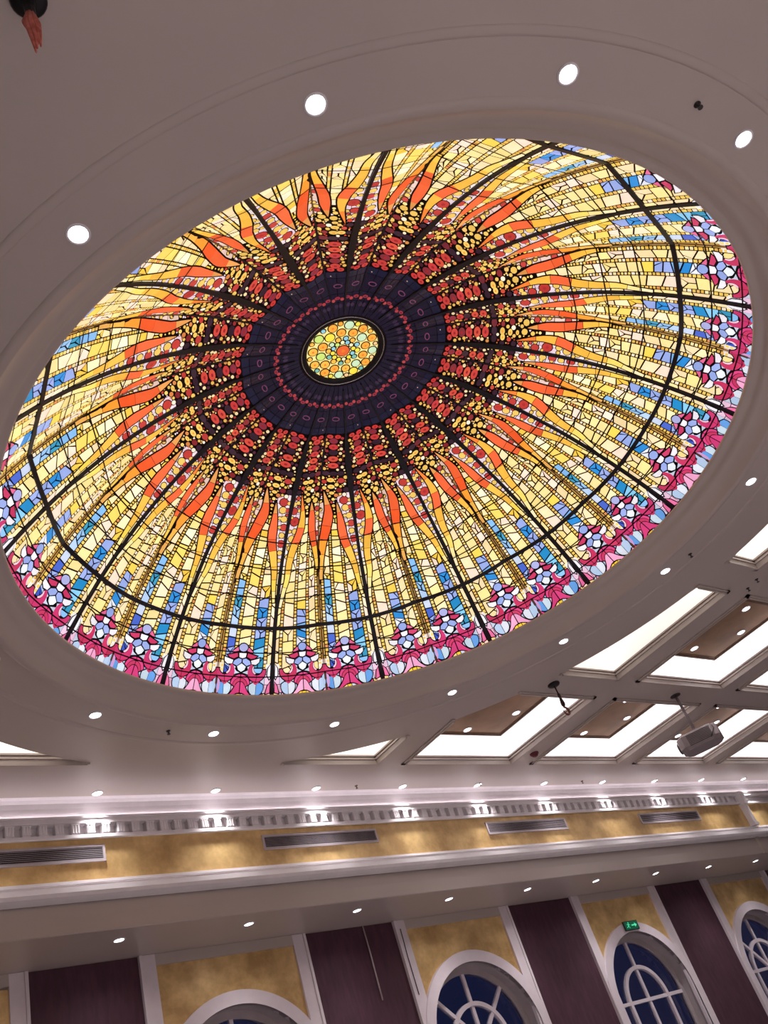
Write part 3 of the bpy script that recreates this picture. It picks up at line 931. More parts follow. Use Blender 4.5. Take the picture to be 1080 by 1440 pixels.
for a, c, r0, r1, kd in COLM:
    r = r0
    tl = 0.0
    bi = 0
    blue = BL.get(kd)
    cols = None
    brk = [r0]
    while brk[-1] < r1 - 0.012:
        brk.append(min(r1, brk[-1] + random.uniform(0.0135, 0.0225)))
    if brk[-1] < r1:
        brk.append(r1)
    if blue:
        nb = len(blue[2])
        brk = [q for q in brk if q < blue[0] - 0.009] + [blue[0] + (blue[1] - blue[0]) * i / nb for i in range(nb + 1)] + [q for q in brk if q > blue[1] + 0.009]
        brk = [q for q in brk if q <= r1] + ([r1] if brk[-1] > r1 or brk[-1] < r1 - 0.004 else [])
        brk = sorted(set(brk))
    tilts = [0.0] + [random.uniform(-0.0042, 0.0042) for _ in brk[1:-1]] + [0.0]
    if kd == 't':
        tilts = [0.0] * len(brk)
    for i in range(len(brk) - 1):
        b0, b1, t0, t1 = brk[i], brk[i + 1], tilts[i], tilts[i + 1]
        q = [(a, b0 - t0), (c, b0 + t0), (c, b1 + t1), (a, b1 - t1)]
        mid = (b0 + b1) / 2
        if blue and blue[0] <= mid <= blue[1]:
            k = min(int((mid - blue[0]) / (blue[1] - blue[0]) * len(blue[2])), len(blue[2]) - 1)
            colr = blue[2][k]
        elif blue and 0 < blue[0] - mid < 0.02:
            colr = random.choice(YEL)
        elif random.random() < 0.09:
            colr = random.choice(YEL)
        else:
            colr = random.choice(CREAM)
        if kd == 't':
            colr = random.choice([(196, 154, 74), (206, 170, 96), (186, 146, 80)])
        if covered(q):
            continue
        if random.random() < 0.3 and kd != 't' and (c - a) > 0.06:
            mx_ = random.uniform(0.35, 0.65)
            if random.random() < 0.5:
                s_ = (a + (c - a) * mx_, b0 + t0 * (2 * mx_ - 1))
                pane([q[0], s_, q[3]] if random.random() < 0.5 else [q[0], s_, q[2], q[3]], colr)
                last = PANES[-1][0] if PANES else None
                if len(last) == 3:
                    pane([s_, q[1], q[2], q[3]], random.choice(CREAM) if not blue or mid < blue[0] else colr)
                else:
                    pane([s_, q[1], q[2]], random.choice(CREAM) if not blue or mid < blue[0] else colr)
            else:
                mm = ((a + c) / 2, mid)
                pane([q[0], q[1], mm], colr)
                pane([q[0], mm, ((a + c) / 2, (b1 + b1) / 2), q[3]], random.choice(CREAM) if not blue or mid < blue[0] else colr)
                pane([mm, q[1], q[2], ((a + c) / 2, b1)], colr)
        else:
            pane(q, colr)

# circles: fixed ones first, small ones packed into the gaps
CIRC = []
rnd0 = random.Random(4)
def free(u, r, rho):
    k1, k2 = metric(r)
    for u2, r2, p2 in CIRC:
        if math.hypot((u - u2) * k1, (r - r2) * k2) < rho + p2 + 0.004:
            return False
    for fp in flame_polys:
        for i in range(0, len(fp)):
            p = fp[i]
            if math.hypot((u - p[0]) * k1, (r - p[1]) * k2) < rho + 0.012:
                return False
        if inside((u, r), fp):
            return False
    return True
def disc(u, r, a, c, rgb, dot=None, n=12):
    CIRC.append((u, r, (a + c) / 2))
    if r > 0.352:
        DARKS.append((oval(u, r, a + 0.010, c + 0.010, n), 0.0055))
    pane(oval(u, r, a, c, n), rgb, 0.009, 0.0)
    if dot:
        pane(oval(u, r, a * 0.34, c * 0.34, 7), dot, 0.0112, 0.0, jit=2)
for u, r, p, c in ((0.048, 0.3727, 0.030, 'y'), (0.065, 0.3889, 0.043, 'r'), (0.098, 0.4129, 0.057, 'r'), (0.118, 0.4345, 0.034, 'y'), (0.086, 0.4500, 0.043, 'y'), (0.046, 0.4345, 0.020, 'y'), (0.070, 0.4695, 0.029, 'y'), (0.056, 0.4865, 0.023, 'y'), (0.110, 0.369, 0.024, 'y'), (0.150, 0.388, 0.020, 'y'), (0.042, 0.404, 0.016, 'y'),
                     (0.868, 0.3701, 0.050, 'r'), (0.880, 0.3885, 0.042, 'y'), (0.925, 0.4085, 0.038, 'y'), (0.943, 0.4265, 0.042, 'r'), (0.937, 0.4435, 0.034, 'y'), (0.948, 0.4610, 0.044, 'r'), (0.951, 0.4790, 0.029, 'y'), (0.957, 0.4940, 0.021, 'y'), (0.950, 0.3880, 0.026, 'r'), (0.955, 0.371, 0.022, 'y'), (0.862, 0.4075, 0.019, 'y'), (0.885, 0.427, 0.018, 'y')):
    disc(u, r, p, p * 0.98, ROV if c == 'r' else YOV, (164, 46, 48) if c == 'r' and p > 0.05 else None)
for u, r, p in ((0.470, 0.4445, 0.030), (0.487, 0.411, 0.020), (0.462, 0.388, 0.028), (0.515, 0.392, 0.020), (0.513, 0.432, 0.020), (0.508, 0.372, 0.022)):
    disc(u, r, p, p, ROV if p > 0.024 else YOV)
# rows of ovals further in
for uc, rows in ((0.27, ((0.2865, ROV), (0.2695, (206, 80, 60)), (0.2525, (186, 56, 56)), (0.2375, (122, 44, 52)), (0.2220, ROV))), (0.70, ((0.2845, (196, 66, 56)), (0.2675, (202, 76, 60)), (0.2510, DOV), (0.2370, (190, 58, 58)), (0.2215, (120, 40, 56))))):
    for r, c in rows:
        disc(uc, r, 0.058 * r / 0.262, 0.037, c, (150, 38, 44) if c != DOV else None, 14)
for u, r, c in ((0.165, 0.2115, ROV), (0.365, 0.2115, (190, 56, 56)), (0.61, 0.2105, ROV), (0.80, 0.2105, (196, 56, 52))):
    disc(u, r, 0.036, 0.026, c, (140, 40, 46), 12)
for u in (0.155, 0.295, 0.43, 0.575, 0.71, 0.845):
    disc(u, 0.3045, 0.047, 0.030, DOV if u not in (0.43,) else (104, 36, 44), None, 12)
for u, r, a, c in ((0.185, 0.322, YOV, 0.034), (0.285, 0.321, YOV, 0.036), (0.27, 0.3365, YOV, 0.033), (0.66, 0.3205, YOV, 0.038), (0.67, 0.3365, YOV, 0.036), (0.68, 0.3515, YOV, 0.026), (0.27, 0.3505, YOV, 0.024)):
    disc(u, r, c * 1.15, c * 0.74, a, (222, 150, 60), 12)
for u, r, p in ((0.43, 0.340, 0.036), (0.84, 0.322, 0.042), (0.80, 0.345, 0.036), (0.555, 0.325, 0.030), (0.085, 0.345, 0.036), (0.92, 0.345, 0.040), (0.40, 0.322, 0.026), (0.075, 0.322, 0.034)):
    c = DOV if u in (0.085, 0.92, 0.075) else random.choice([ROV, (170, 52, 48), (130, 42, 46)])
    disc(u, r, p, p * 0.8, c, None, 11)
GROUND = [(238, 220, 228), (230, 212, 226), (242, 228, 224), (226, 200, 212)]
edL = [(0.352, 0.165), (0.375, 0.185), (0.396, 0.197), (0.415, 0.190), (0.433, 0.178), (0.45, 0.155), (0.466, 0.12), (0.482, 0.097), (0.505, 0.082)]
edR = [(0.352, 0.76), (0.376, 0.765), (0.396, 0.79), (0.415, 0.81), (0.433, 0.825), (0.454, 0.838), (0.470, 0.866), (0.485, 0.89), (0.505, 0.915)]
for i in range(len(edL) - 1):
    r0, r1 = edL[i][0], edL[i + 1][0]
    for ed, e0 in ((edL, 0.018), (edR, 0.982)):
        a, c = ed[i][1], ed[i + 1][1]
        m0, m1 = (a + e0) / 2, (c + e0) / 2
        pane([(e0, r0), (m0, r0), (m1, r1), (e0, r1)], rnd0.choice(GROUND), 0.004, 0.004)
        pane([(m0, r0), (a, r0), (c, r1), (m1, r1)], rnd0.choice(GROUND), 0.004, 0.004)
sm = [(0.375, 0.415, 0.565), (0.40, 0.425, 0.585), (0.42, 0.435, 0.575), (0.44, 0.448, 0.560), (0.462, 0.468, 0.535)]
for i in range(len(sm) - 1):
    pane([(sm[i][1], sm[i][0]), (0.495, sm[i][0]), (0.495, sm[i + 1][0]), (sm[i + 1][1], sm[i + 1][0])], (232, 206, 196), 0.004, 0.004)
    pane([(0.505, sm[i][0]), (sm[i][2], sm[i][0]), (sm[i + 1][2], sm[i + 1][0]), (0.505, sm[i + 1][0])], (226, 198, 186), 0.004, 0.004)
rnd = random.Random(11)
for rho, tries in ((0.036, 500), (0.030, 600), (0.025, 700), (0.020, 800), (0.016, 900), (0.011, 1800), (0.0075, 2000)):
    for _ in range(tries):
        r = rnd.uniform(0.212, 0.50)
        lim = 0.03 if r > 0.36 else 0.075
        u = rnd.uniform(lim, 1 - lim)
        top = False
        if r > 0.36:
            # only beside the ribs and round the seam
            lo = np.interp(r, [0.36, 0.40, 0.433, 0.466, 0.50], [0.15, 0.17, 0.16, 0.10, 0.06])
            hi = np.interp(r, [0.36, 0.411, 0.454, 0.485, 0.52], [0.80, 0.84, 0.87, 0.91, 0.95])
            s0 = np.interp(r, [0.36, 0.40, 0.434, 0.467], [0.40, 0.42, 0.43, 0.475])
            s1 = np.interp(r, [0.36, 0.394, 0.432, 0.463], [0.57, 0.57, 0.555, 0.52])
            top = r < 0.40 and (0.22 < u < 0.36 or 0.63 < u < 0.76)
            if not (u < lo or u > hi or (s0 < u < s1 and r < 0.462) or top):
                continue
        if abs(u - 0.5) < 0.012:
            continue
        if free(u, r, rho):
            if r < 0.30:
                c = rnd.choice([(220, 176, 88), (210, 140, 72), (150, 52, 54), (232, 210, 160), (70, 32, 46), (96, 36, 46)])
            elif r < 0.36:
                c = rnd.choice([YOV, YOV, (236, 190, 110), (196, 70, 54), (250, 236, 210), (210, 130, 70)])
            else:
                c = rnd.choice([YOV, (246, 208, 110), (250, 226, 150), YOV, (238, 186, 84), ROV])
            if (r > 0.37 and rho < 0.014 and not top) or (r < 0.30 and rho > 0.021) or (0.30 < r < 0.36 and rho > 0.028):
                continue
            if rho <= 0.012 and rnd.random() < 0.6:
                CIRC.append((u, r, rho))
                pane(oval(u, r, rho * 1.25, rho * 1.25, 3, rnd.uniform(0, 6)), c if r < 0.36 else (246, 226, 232), 0.008, 0.0)
            else:
                disc(u, r, rho, rho * 0.94, c, None, 8)
# dark inner disc
for i in range(4):
    a, c = i * 0.25, (i + 1) * 0.25
    for r0, r1 in ((0.0775, 0.118), (0.118, 0.142), (0.142, 0.186), (0.186, 0.2035)):
        pane([(a, r0), ((a + c) / 2, r0), (c, r0), (c, r1), ((a + c) / 2, r1), (a, r1)], (27, 21, 38) if r1 < 0.2 else (27, 25, 46), 0.004, 0.004, jit=2)
for u in (0.14, 0.38, 0.63, 0.87):
    if u in (0.14, 0.63):
        pane(oval(u + 0.09, 0.164, 0.046, 0.030, 14), (104, 54, 82), 0.0075, 0.0)
        pane(oval(u + 0.09, 0.164, 0.034, 0.019, 12), (28, 22, 40), 0.010, 0.0)
    pane(oval(u, 0.1925, 0.007, 0.006, 5), (190, 160, 130), 0.0075, 0.0) if u in (0.38,) else None
for i, u in enumerate((0.10, 0.27, 0.42, 0.60, 0.77, 0.92)):
    pane(oval(u, 0.1305 if i % 2 else 0.126, 0.030 if i % 2 else 0.020, 0.021, 10), (140, 46, 58) if i % 2 else (160, 58, 60), 0.0075, 0.0)
    if i % 2:
        pane(oval(u, 0.1305, 0.011, 0.008, 7), (80, 34, 52), 0.010, 0.0)
for u in (0.16, 0.33, 0.67, 0.84):
    pane(oval(u, 0.108, 0.020, 0.030, 10), (52, 38, 58), 0.0075, 0.0)

# ---- build it
dome = empty('stained_glass_dome', (CX, CY, RIM_Z))
tag(dome, 'large round stained glass dome with flames, star flowers and a dark centre', 'dome')
us = np.array(sorted(set(np.linspace(0, 1, 25).tolist() + [0.48, 0.52])))
rs = np.concatenate([np.linspace(0.075, 0.25, 12), np.linspace(0.265, 0.735, 46)])
UU, RR = np.meshgrid(us, rs)
g0 = surf(UU, RR, 0.0)
nu, nr = len(us), len(rs)
def rot(P, k):
    a = -ALPHA * k
    c, s = math.cos(a), math.sin(a)
    return np.stack([P[..., 0] * c - P[..., 1] * s, P[..., 0] * s + P[..., 1] * c, P[..., 2]], -1)
V, F = [], []
for k in range(NS):
    n0 = len(V)
    V += rot(g0.reshape(-1, 3), k).tolist()
    F += [(n0 + i * nu + j, n0 + i * nu + j + 1, n0 + (i + 1) * nu + j + 1, n0 + (i + 1) * nu + j) for i in range(nr - 1) for j in range(nu - 1)]
web = mesh('lead_backing', V, F, 'lead', dome, smooth=True)
web['label'] = 'black lead web behind the panes'
# raised lead: outlines that lie over the lower panes, and thin rings
dv, df = [], []
for q, h in DARKS:
    a = np.array(q)
    n0 = len(dv)
    dv += surf(a[:, 0], a[:, 1], h).tolist()
    df.append(tuple(range(n0, n0 + len(q))))
for r in (0.459, 0.512, 0.565, 0.651, 0.688):
    w_ = 0.0075 / (S * kslope(r))
    uu = np.linspace(0.0, 1.0, 29)
    A = surf(uu, np.full_like(uu, r - w_), 0.0185)
    B = surf(uu, np.full_like(uu, r + w_), 0.0185)
    n0 = len(dv)
    dv += A.tolist() + B.tolist()
    df += [(n0 + i, n0 + i + 1, n0 + 29 + i + 1, n0 + 29 + i) for i in range(28)]
dv = np.array(dv)
V, F = [], []
for k in range(NS):
    n0 = len(V)
    V += rot(dv, k).tolist()
    F += [tuple(i + n0 for i in f) for f in df]
o = mesh('lead_line', V, F, 'lead', dome)
o['kind'] = 'stuff'
o['label'] = 'thin black lead lines around the panes'

# panes: template geometry
tmpl = []
for q, rgb, h, key in PANES:
    a = np.array(q)
    if area2(q) > 0:
        a = a[::-1]
    top = surf(a[:, 0], a[:, 1], h)
    bot = surf(a[:, 0], a[:, 1], h - 0.005)
    n = len(a)
    vv = np.concatenate([top, bot])
    ff = [tuple(range(n))] + [(i, n + i, n + (i + 1) % n, (i + 1) % n) for i in range(n)]
    tmpl.append((vv, ff, lin(rgb), n))
# rank by size in the camera's view
eye_l = np.array(EYE - Vector((CX, CY, RIM_Z)))
Rm = np.array(ROWS)
rank = []
for ti, (vv, ff, c, n) in enumerate(tmpl):
    for k in range(NS):
        P = rot(vv[:n], k)
        d = P - eye_l
        cc = d.mean(0)
        t = -eye_l[2] / cc[2]
        g = eye_l + cc * t
        if math.hypot(g[0], g[1]) > 3.56:
            continue
        q = d @ Rm.T
        x = 540 + FPX * q[:, 0] / q[:, 2]
        y = 720 + FPX * q[:, 1] / q[:, 2]
        if x.min() < 0 or x.max() > 1080 or y.min() < 0 or y.max() > 1440:
            continue
        ar = 0.5 * abs(np.dot(x, np.roll(y, 1)) - np.dot(y, np.roll(x, 1)))
        rank.append((ar, ti, k))
rank.sort(reverse=True)
single = {(t, k) for _, t, k in rank[:296]}
def color_attr(me, cols):
    at_ = me.color_attributes.new('pane_color', 'FLOAT_COLOR', 'CORNER')
    at_.data.foreach_set('color', np.asarray(cols, dtype=np.float32).ravel())
one = {}
for t, k in sorted(single):
    if t not in one:
        vv, ff, c, n = tmpl[t]
        me = bpy.data.meshes.new('pane')
        me.from_pydata(vv.tolist(), [], ff)
        me.materials.append(pm)
        color_attr(me, [(*c, 1)] * len(me.loops))
        one[t] = me
    share('pane', one[t], dome, None, -ALPHA * k)
V, F, Cc = [], [], []
rj = random.Random(5)
for k in range(NS):
    for t, (vv, ff, c, n) in enumerate(tmpl):
        if (t, k) in single:
            continue
        n0 = len(V)
        V += rot(vv, k).tolist()
        j = rj.uniform(0.92, 1.05)
        cj = (c[0] * j, c[1] * j, c[2] * j, 1)
        for f in ff:
            F.append(tuple(i + n0 for i in f))
            Cc += [cj] * len(f)
o = mesh('small_panes', V, F, pm, dome)
color_attr(o.data, Cc)
o['kind'] = 'stuff'
o['label'] = 'thousands of small coloured glass pieces'

# ribs, seams, hoop
def strip(us_, rs_, hw, h, name, m, rots, widen=None):
    """raised bar along a line on the dome (u, r arrays); hw half width in metres"""
    V, F = [], []
    n = len(us_)
    for s, hh in ((-1, 0.0), (-1, h), (1, h), (1, 0.0)):
        k1 = np.array([ALPHA * float(gmap(r)) * S for r in rs_])
        V += surf(us_ + s * hw / k1, rs_, hh).tolist()
    for i in range(n - 1):
        for a in range(3):
            F.append((a * n + i, a * n + i + 1, (a + 1) * n + i + 1, (a + 1) * n + i))
    F += [(0, n, 2 * n, 3 * n), (n - 1, 2 * n - 1, 3 * n - 1, 4 * n - 1)]
    me = bpy.data.meshes.new(name)
    me.from_pydata(V, [], F)
    me.materials.append(M[m])
    for k in rots:
        share(name, me, dome, None, -ALPHA * k)
rr = np.linspace(0.088, 0.7205, 60)
hw = np.interp(rr, [0.088, 0.2, 0.27, 0.33, 0.40, 0.5, 0.722], [0.007, 0.012, 0.036, 0.034, 0.022, 0.017, 0.020])
strip(np.zeros(60), rr, hw, 0.022, 'rib', 'navy_rib', range(NS))
rr = np.linspace(0.092, 0.37, 30)
hw = np.interp(rr, [0.092, 0.2, 0.27, 0.35, 0.37], [0.005, 0.008, 0.014, 0.010, 0.008])
strip(np.full(30, 0.5), rr, hw, 0.013, 'seam_bar', 'navy_rib', range(NS))
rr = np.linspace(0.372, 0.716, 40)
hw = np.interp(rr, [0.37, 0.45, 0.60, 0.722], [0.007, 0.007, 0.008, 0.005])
strip(np.full(40, 0.5), rr, hw, 0.012, 'seam_shade', 'seam_shade', range(NS))  # fold shade along each seam, laid on as a brown strip
# dark hoop
V, F = [], []
NH = 256
for i in range(NH):
    for dr, h in ((-0.0032, 0.0), (-0.0032, 0.021), (0.0032, 0.021), (0.0032, 0.0)):
        V.append(surf(NS * i / NH, 0.6127 + dr * 0.9, h).tolist())
for i in range(NH):
    for k in range(3):
        j = (i + 1) % NH
        F.append((i * 4 + k, i * 4 + k + 1, j * 4 + k + 1, j * 4 + k))
mesh('hoop', V, F, 'navy_rib', dome)

# oculus: flat mosaic of round panes
oc = empty('oculus')
oc.parent = dome
OZ = float(zprof(0.085) * S - 5.206) + 0.025
oc.location = (0, 0, OZ)
OR_ = 0.42
me = MB().disc(OR_, 0.0, 64)
fld = me.build('mosaic_ground', pm, oc)
color_attr(fld.data, [(*lin((250, 232, 150)), 1)] * len(fld.data.loops))
MB().lathe([(0.412, 0.012), (0.414, -0.02), (0.43, -0.032), (0.455, -0.036), (0.50, -0.03)], 64).build('oculus_frame', 'black', oc, smooth=True)
MB().lathe([(0.470, -0.034), (0.473, -0.040), (0.479, -0.038), (0.480, -0.032)], 64).build('oculus_edge', 'silver', oc, smooth=True)
OCC = [(530, 450, 78, 'o'), (410, 190, 55, 'a'), (510, 240, 53, 'a'), (605, 148, 57, 'g'), (648, 240, 53, 'a'), (765, 190, 53, 'a'), (750, 293, 55, 'g'), (873, 295, 52, 'a'), (793, 387, 50, 'a'), (880, 440, 52, 'g'), (762, 495, 52, 'a'), (797, 580, 52, 'a'),
       (680, 595, 52, 'g'), (655, 690, 52, 'y'), (560, 653, 50, 'b'), (480, 738, 52, 'g'), (430, 660, 53, 'a'), (312, 713, 55, 'a'), (320, 612, 55, 'b'), (200, 615, 53, 'b'), (272, 520, 54, 'l'), (180, 468, 55, 'b'), (295, 407, 55, 'a'), (248, 317, 55, 'l'), (377, 298, 58, 'y'),
       (500, 115, 30, 'a'), (715, 118, 30, 'y'), (870, 205, 27, 'b'), (935, 355, 25, 'p'), (888, 525, 25, 'p'), (760, 668, 27, 't'), (575, 760, 28, 'p'), (375, 770, 27, 'y'), (205, 700, 27, 't'), (125, 558, 27, 'b'), (157, 377, 27, 'b'), (290, 215, 28, 'c'),
       (475, 325, 32, 'b'), (565, 305, 30, 'c'), (642, 325, 30, 'b'), (582, 352, 28, 'c'), (525, 352, 26, 'w'), (625, 380, 25, 'w'), (692, 375, 30, 'c'), (650, 420, 28, 'y'), (697, 440, 30, 'y'), (640, 475, 28, 'c'), (660, 515, 30, 't'), (598, 520, 28, 'y'), (585, 570, 30, 'b'),
       (538, 545, 25, 'w'), (480, 548, 27, 'y'), (505, 595, 28, 't'), (420, 575, 32, 'b'), (430, 525, 28, 'y'), (370, 525, 30, 't'), (410, 478, 28, 'y'), (362, 455, 30, 'b'), (420, 425, 26, 'c'), (400, 380, 30, 'g'), (465, 380, 28, 'l')]
OCOL = {'o': (222, 100, 50), 'a': (240, 166, 62), 'b': (244, 184, 76), 'y': (248, 222, 74), 'g': (196, 226, 188), 'l': (198, 226, 120), 'p': (240, 196, 140), 't': (120, 182, 170), 'c': (140, 196, 214), 'w': (244, 238, 190)}
def oc_xy(zx, zy):
    px, py = 415 + zx * 0.12037, 440 + zy * 0.12037
    d = np.array([(px - 540) / FPX, (py - 720) / FPX, 1.0]) @ Rm
    t = (RIM_Z + OZ - EYE.z) / d[2]
    return EYE.x + d[0] * t - CX, EYE.y + d[1] * t - CY
c0 = oc_xy(525, 443)
obm = MB()
for zx, zy, p, ck in OCC:
    x, y = oc_xy(zx, zy)
    x, y = x - c0[0], y - c0[1]
    rr_ = p * 0.00094
    dd = math.hypot(x, y)
    if dd + rr_ > 0.405:
        s_ = (0.405 - rr_) / dd
        x, y = x * s_, y * s_
    obm.add([(x + (rr_ + 0.010) * math.cos(2 * PI * i / 16), y + (rr_ + 0.010) * math.sin(2 * PI * i / 16), -0.003) for i in range(16)], [tuple(range(16))[::-1]])
    n = 14
    rp = rr_ - 0.003
    top = [(x + rp * math.cos(2 * PI * i / n), y + rp * math.sin(2 * PI * i / n), -0.009) for i in range(n)]
    bot = [(a, b_, -0.004) for a, b_, c in top]
    o = mesh('pane', top + bot, [tuple(range(n))[::-1]] + [(i, (i + 1) % n, n + (i + 1) % n, n + i) for i in range(n)], pm, oc)
    color_attr(o.data, [(*lin(OCOL[ck]), 1)] * len(o.data.loops))
    if ck in 'oab' and p > 40:
        dt = [(x + rp * 0.3 * math.cos(2 * PI * i / 8), y + rp * 0.3 * math.sin(2 * PI * i / 8), -0.0105) for i in range(8)]
        o2 = mesh('pane', dt, [tuple(range(8))[::-1]], pm, oc)
        color_attr(o2.data, [(*lin((224, 124, 46)), 1)] * len(o2.data.loops))
ol = obm.build('lead_line', 'lead', oc)
ol['kind'] = 'stuff'

# ------------------------------------------------------------------ air grilles in the gold frieze
GR = ['air grille in the gold frieze above the edge of the windowless gold field', 'air grille in the gold frieze above the maroon panel with the hanging cord', 'air grille in the gold frieze between corded panel and exit sign bay', 'air grille in the gold frieze closest to the slim upright strip']
for gx, lab in zip((2.52, 6.66, 10.88, 14.95), GR):
    L_, zb, zt = 1.95, 4.225, 4.43
    y0 = YG
    root = empty('air_grille', (gx + L_ / 2, y0, zz(zb)))
    tag(root, lab, 'air grille', 'air grilles in the frieze')
    hl, hh = L_ / 2, zt - zb
    m = MB()
    fw = 0.028
    m.box(-hl, hl, -0.022, 0.0, 0, fw).box(-hl, hl, -0.022, 0.0, hh - fw, hh).box(-hl, -hl + fw, -0.022, 0.0, fw, hh - fw).box(hl - fw, hl, -0.022, 0.0, fw, hh - fw)
    m.build('frame', 'slat', root)
    MB().box(-hl + fw, hl - fw, -0.003, 0.0, fw, hh - fw).build('cavity', 'grille_dark', root)
    ns = 7
    for i in range(ns):
        z = fw + (hh - 2 * fw) * (i + 0.5) / ns
        m = MB()
        v = [(x, y, z + dz) for x in (-hl + fw, hl - fw) for y, dz in ((-0.018, -0.0065), (-0.018, -0.0025), (-0.003, 0.0065), (-0.003, 0.0025))]
        m.add(v, [(0, 1, 2, 3), (4, 7, 6, 5), (0, 4, 5, 1), (1, 5, 6, 2), (2, 6, 7, 3), (3, 7, 4, 0)])
        m.build('slat', 'slat', root)

# ------------------------------------------------------------------ exit sign on the third arch
sg = empty('exit_sign', (14.66, YP - 0.08, zz(2.69)))
tag(sg, 'small green glowing exit sign on the crown of an arched window', 'exit sign')
MB().box(-0.2, 0.2, -0.03, 0.0, 0.0, 0.16).build('case', 'dark_plastic', sg)
MB().box(-0.185, 0.185, -0.034, -0.03, 0.012, 0.148).build('face', 'sign', sg)
mm = MB()
yf = -0.0365
def quad(pts):
    mm.add([(x, yf, z) for x, z in pts], [tuple(range(len(pts)))])
quad([(-0.075 + 0.014 * math.cos(2 * PI * i / 10), 0.127 + 0.012 * math.sin(2 * PI * i / 10)) for i in range(10)])
quad([(-0.095, 0.110), (-0.068, 0.114), (-0.082, 0.070), (-0.108, 0.074)])
quad([(-0.105, 0.076), (-0.085, 0.074), (-0.066, 0.052), (-0.074, 0.030), (-0.084, 0.032), (-0.080, 0.050)])
quad([(-0.108, 0.076), (-0.096, 0.070), (-0.118, 0.048), (-0.146, 0.044), (-0.148, 0.054), (-0.122, 0.060)])
quad([(-0.070, 0.112), (-0.062, 0.104), (-0.040, 0.088), (-0.044, 0.080), (-0.068, 0.094)])
quad([(-0.094, 0.110), (-0.098, 0.102), (-0.120, 0.092), (-0.136, 0.100), (-0.130, 0.107), (-0.118, 0.102)])
quad([(0.0, 0.092), (0.09, 0.092), (0.09, 0.12), (0.15, 0.08), (0.09, 0.04), (0.09, 0.068), (0.0, 0.068)])
mm.build('pictogram', 'sign_mark', sg)

# ------------------------------------------------------------------ hanging hooks
def hook(loc, length, label, tassel):
    r = empty('hoist_hook', loc)
    tag(r, label, 'hook')
    MB().lathe([(0.0, 0.0), (0.086, 0.0), (0.09, -0.012), (0.08, -0.028), (0.04, -0.036), (0.0, -0.038)], 24).build('ceiling_rose', 'black', r, smooth=True)
    if not tassel:
        MB().tube([(0, 0, -0.03), (0.004, 0, -length * 0.45)], 0.011, 8).build('rod', 'hook_steel', r)
        m = MB().tube([(0.004, 0, -length * 0.30), (0.004, 0, -length * 0.34), (0.004, 0, -length * 0.42), (0.004, 0, -length * 0.46)], [0.01, 0.022, 0.022, 0.01], 10)
        m.build('swivel', 'hook_steel', r)
        m = MB().tube([(0.004, 0, -length * 0.44), (0.004, 0, -length * 0.60), (0.004, 0, -length * 0.66), (0.004, 0, -length * 0.72)], [0.016, 0.03, 0.03, 0.016], 10)
        m.build('hook_block', 'hook_steel', r)
        pts = []
        cz = -length * 0.86
        for i in range(16):
            a = math.radians(100 - i * 19)
            pts.append((0.004 + 0.055 * math.cos(a), 0.0, cz + 0.055 * math.sin(a)))
        pts = [(0.004, 0, -length * 0.70)] + pts
        m = MB().tube(pts, [0.014] * 4 + [0.017] * 9 + [0.013, 0.011, 0.009, 0.006], 8)
        m.build('hook', 'copper', r, smooth=True)
    else:
        MB().tube([(0, 0, -0.03), (0, 0, -0.12), (0.004, 0, -0.22)], [0.036, 0.027, 0.025], 10).build('stem', 'black', r)
        rnd = random.Random(3)
        for i in range(9):
            a = 2 * PI * i / 9
            ln = length * rnd.uniform(0.62, 1.0)
            sw = rnd.uniform(0.02, 0.045)
            pts = [(0.016 * math.cos(a), 0.016 * math.sin(a), -0.19), (0.030 * math.cos(a), 0.030 * math.sin(a), -0.19 - (ln - 0.19) * 0.35), (0.020 * math.cos(a) + 0.01, 0.020 * math.sin(a), -0.19 - (ln - 0.19) * 0.7), (0.012 * math.cos(a) + sw * 0.4, 0.012 * math.sin(a), -ln)]
            MB().tube(pts, [0.010, 0.014, 0.011, 0.004], 7).build('cloth_strand', 'red_cloth', r, smooth=True)
    return r
hook((9.83, 7.05, CZ), 0.50, 'dark hoist hook hanging from the beam beside the dome apron', False)
hook((0.83, 1.69, CZ), 0.60, 'dark ceiling rose with a bunch of red cloth hanging below it', True)

# ------------------------------------------------------------------ projector on its pole
pr = empty('projector', (12.82, 7.11, CZ), math.radians(27))
tag(pr, 'grey ceiling projector hanging from a pole on the coffer beam', 'projector')
MB().lathe([(0.0, 0.0), (0.085, 0.0), (0.085, -0.012), (0.03, -0.03), (0.0, -0.03)], 20).build('ceiling_plate', 'dark_plastic', pr)
m = MB().tube([(0.0, 0.0, -0.02), (0.0, 0.0, -0.66)], 0.024, 12)
m.build('pole', 'grey_plastic', pr, smooth=True)
MB().tube([(0.0, 0.0, -0.60), (0.0, 0.0, -0.68)], 0.036, 12).build('bracket', 'grey_plastic', pr)
def rounded(hx, hy, z0, z1, ch):
    v, f = [], []
    prof = [(hx - ch * 1.0, hy - ch * 1.0, z0), (hx, hy, z0 + ch), (hx, hy, z1 - ch * 0.7), (hx - ch * 0.8, hy - ch * 0.8, z1)]
    for x, y, z in prof:
        c = min(0.09, x * 0.4)
        v += [(-x + c, -y, z), (x - c, -y, z), (x, -y + c, z), (x, y - c, z), (x - c, y, z), (-x + c, y, z), (-x, y - c, z), (-x, -y + c, z)]
    for k in range(3):
        for i in range(8):
            j = (i + 1) % 8
            f.append((k * 8 + i, k * 8 + j, k * 8 + 8 + j, k * 8 + 8 + i))
    f += [tuple(range(8))[::-1], tuple(range(24, 32))]
    return v, f
MB().add(*rounded(0.255, 0.33, -0.93, -0.68, 0.05)).build('body', 'grey_plastic', pr)
m = MB().lathe([(0.0, 0.0), (0.06, 0.0), (0.085, 0.012), (0.09, 0.03)], 20)
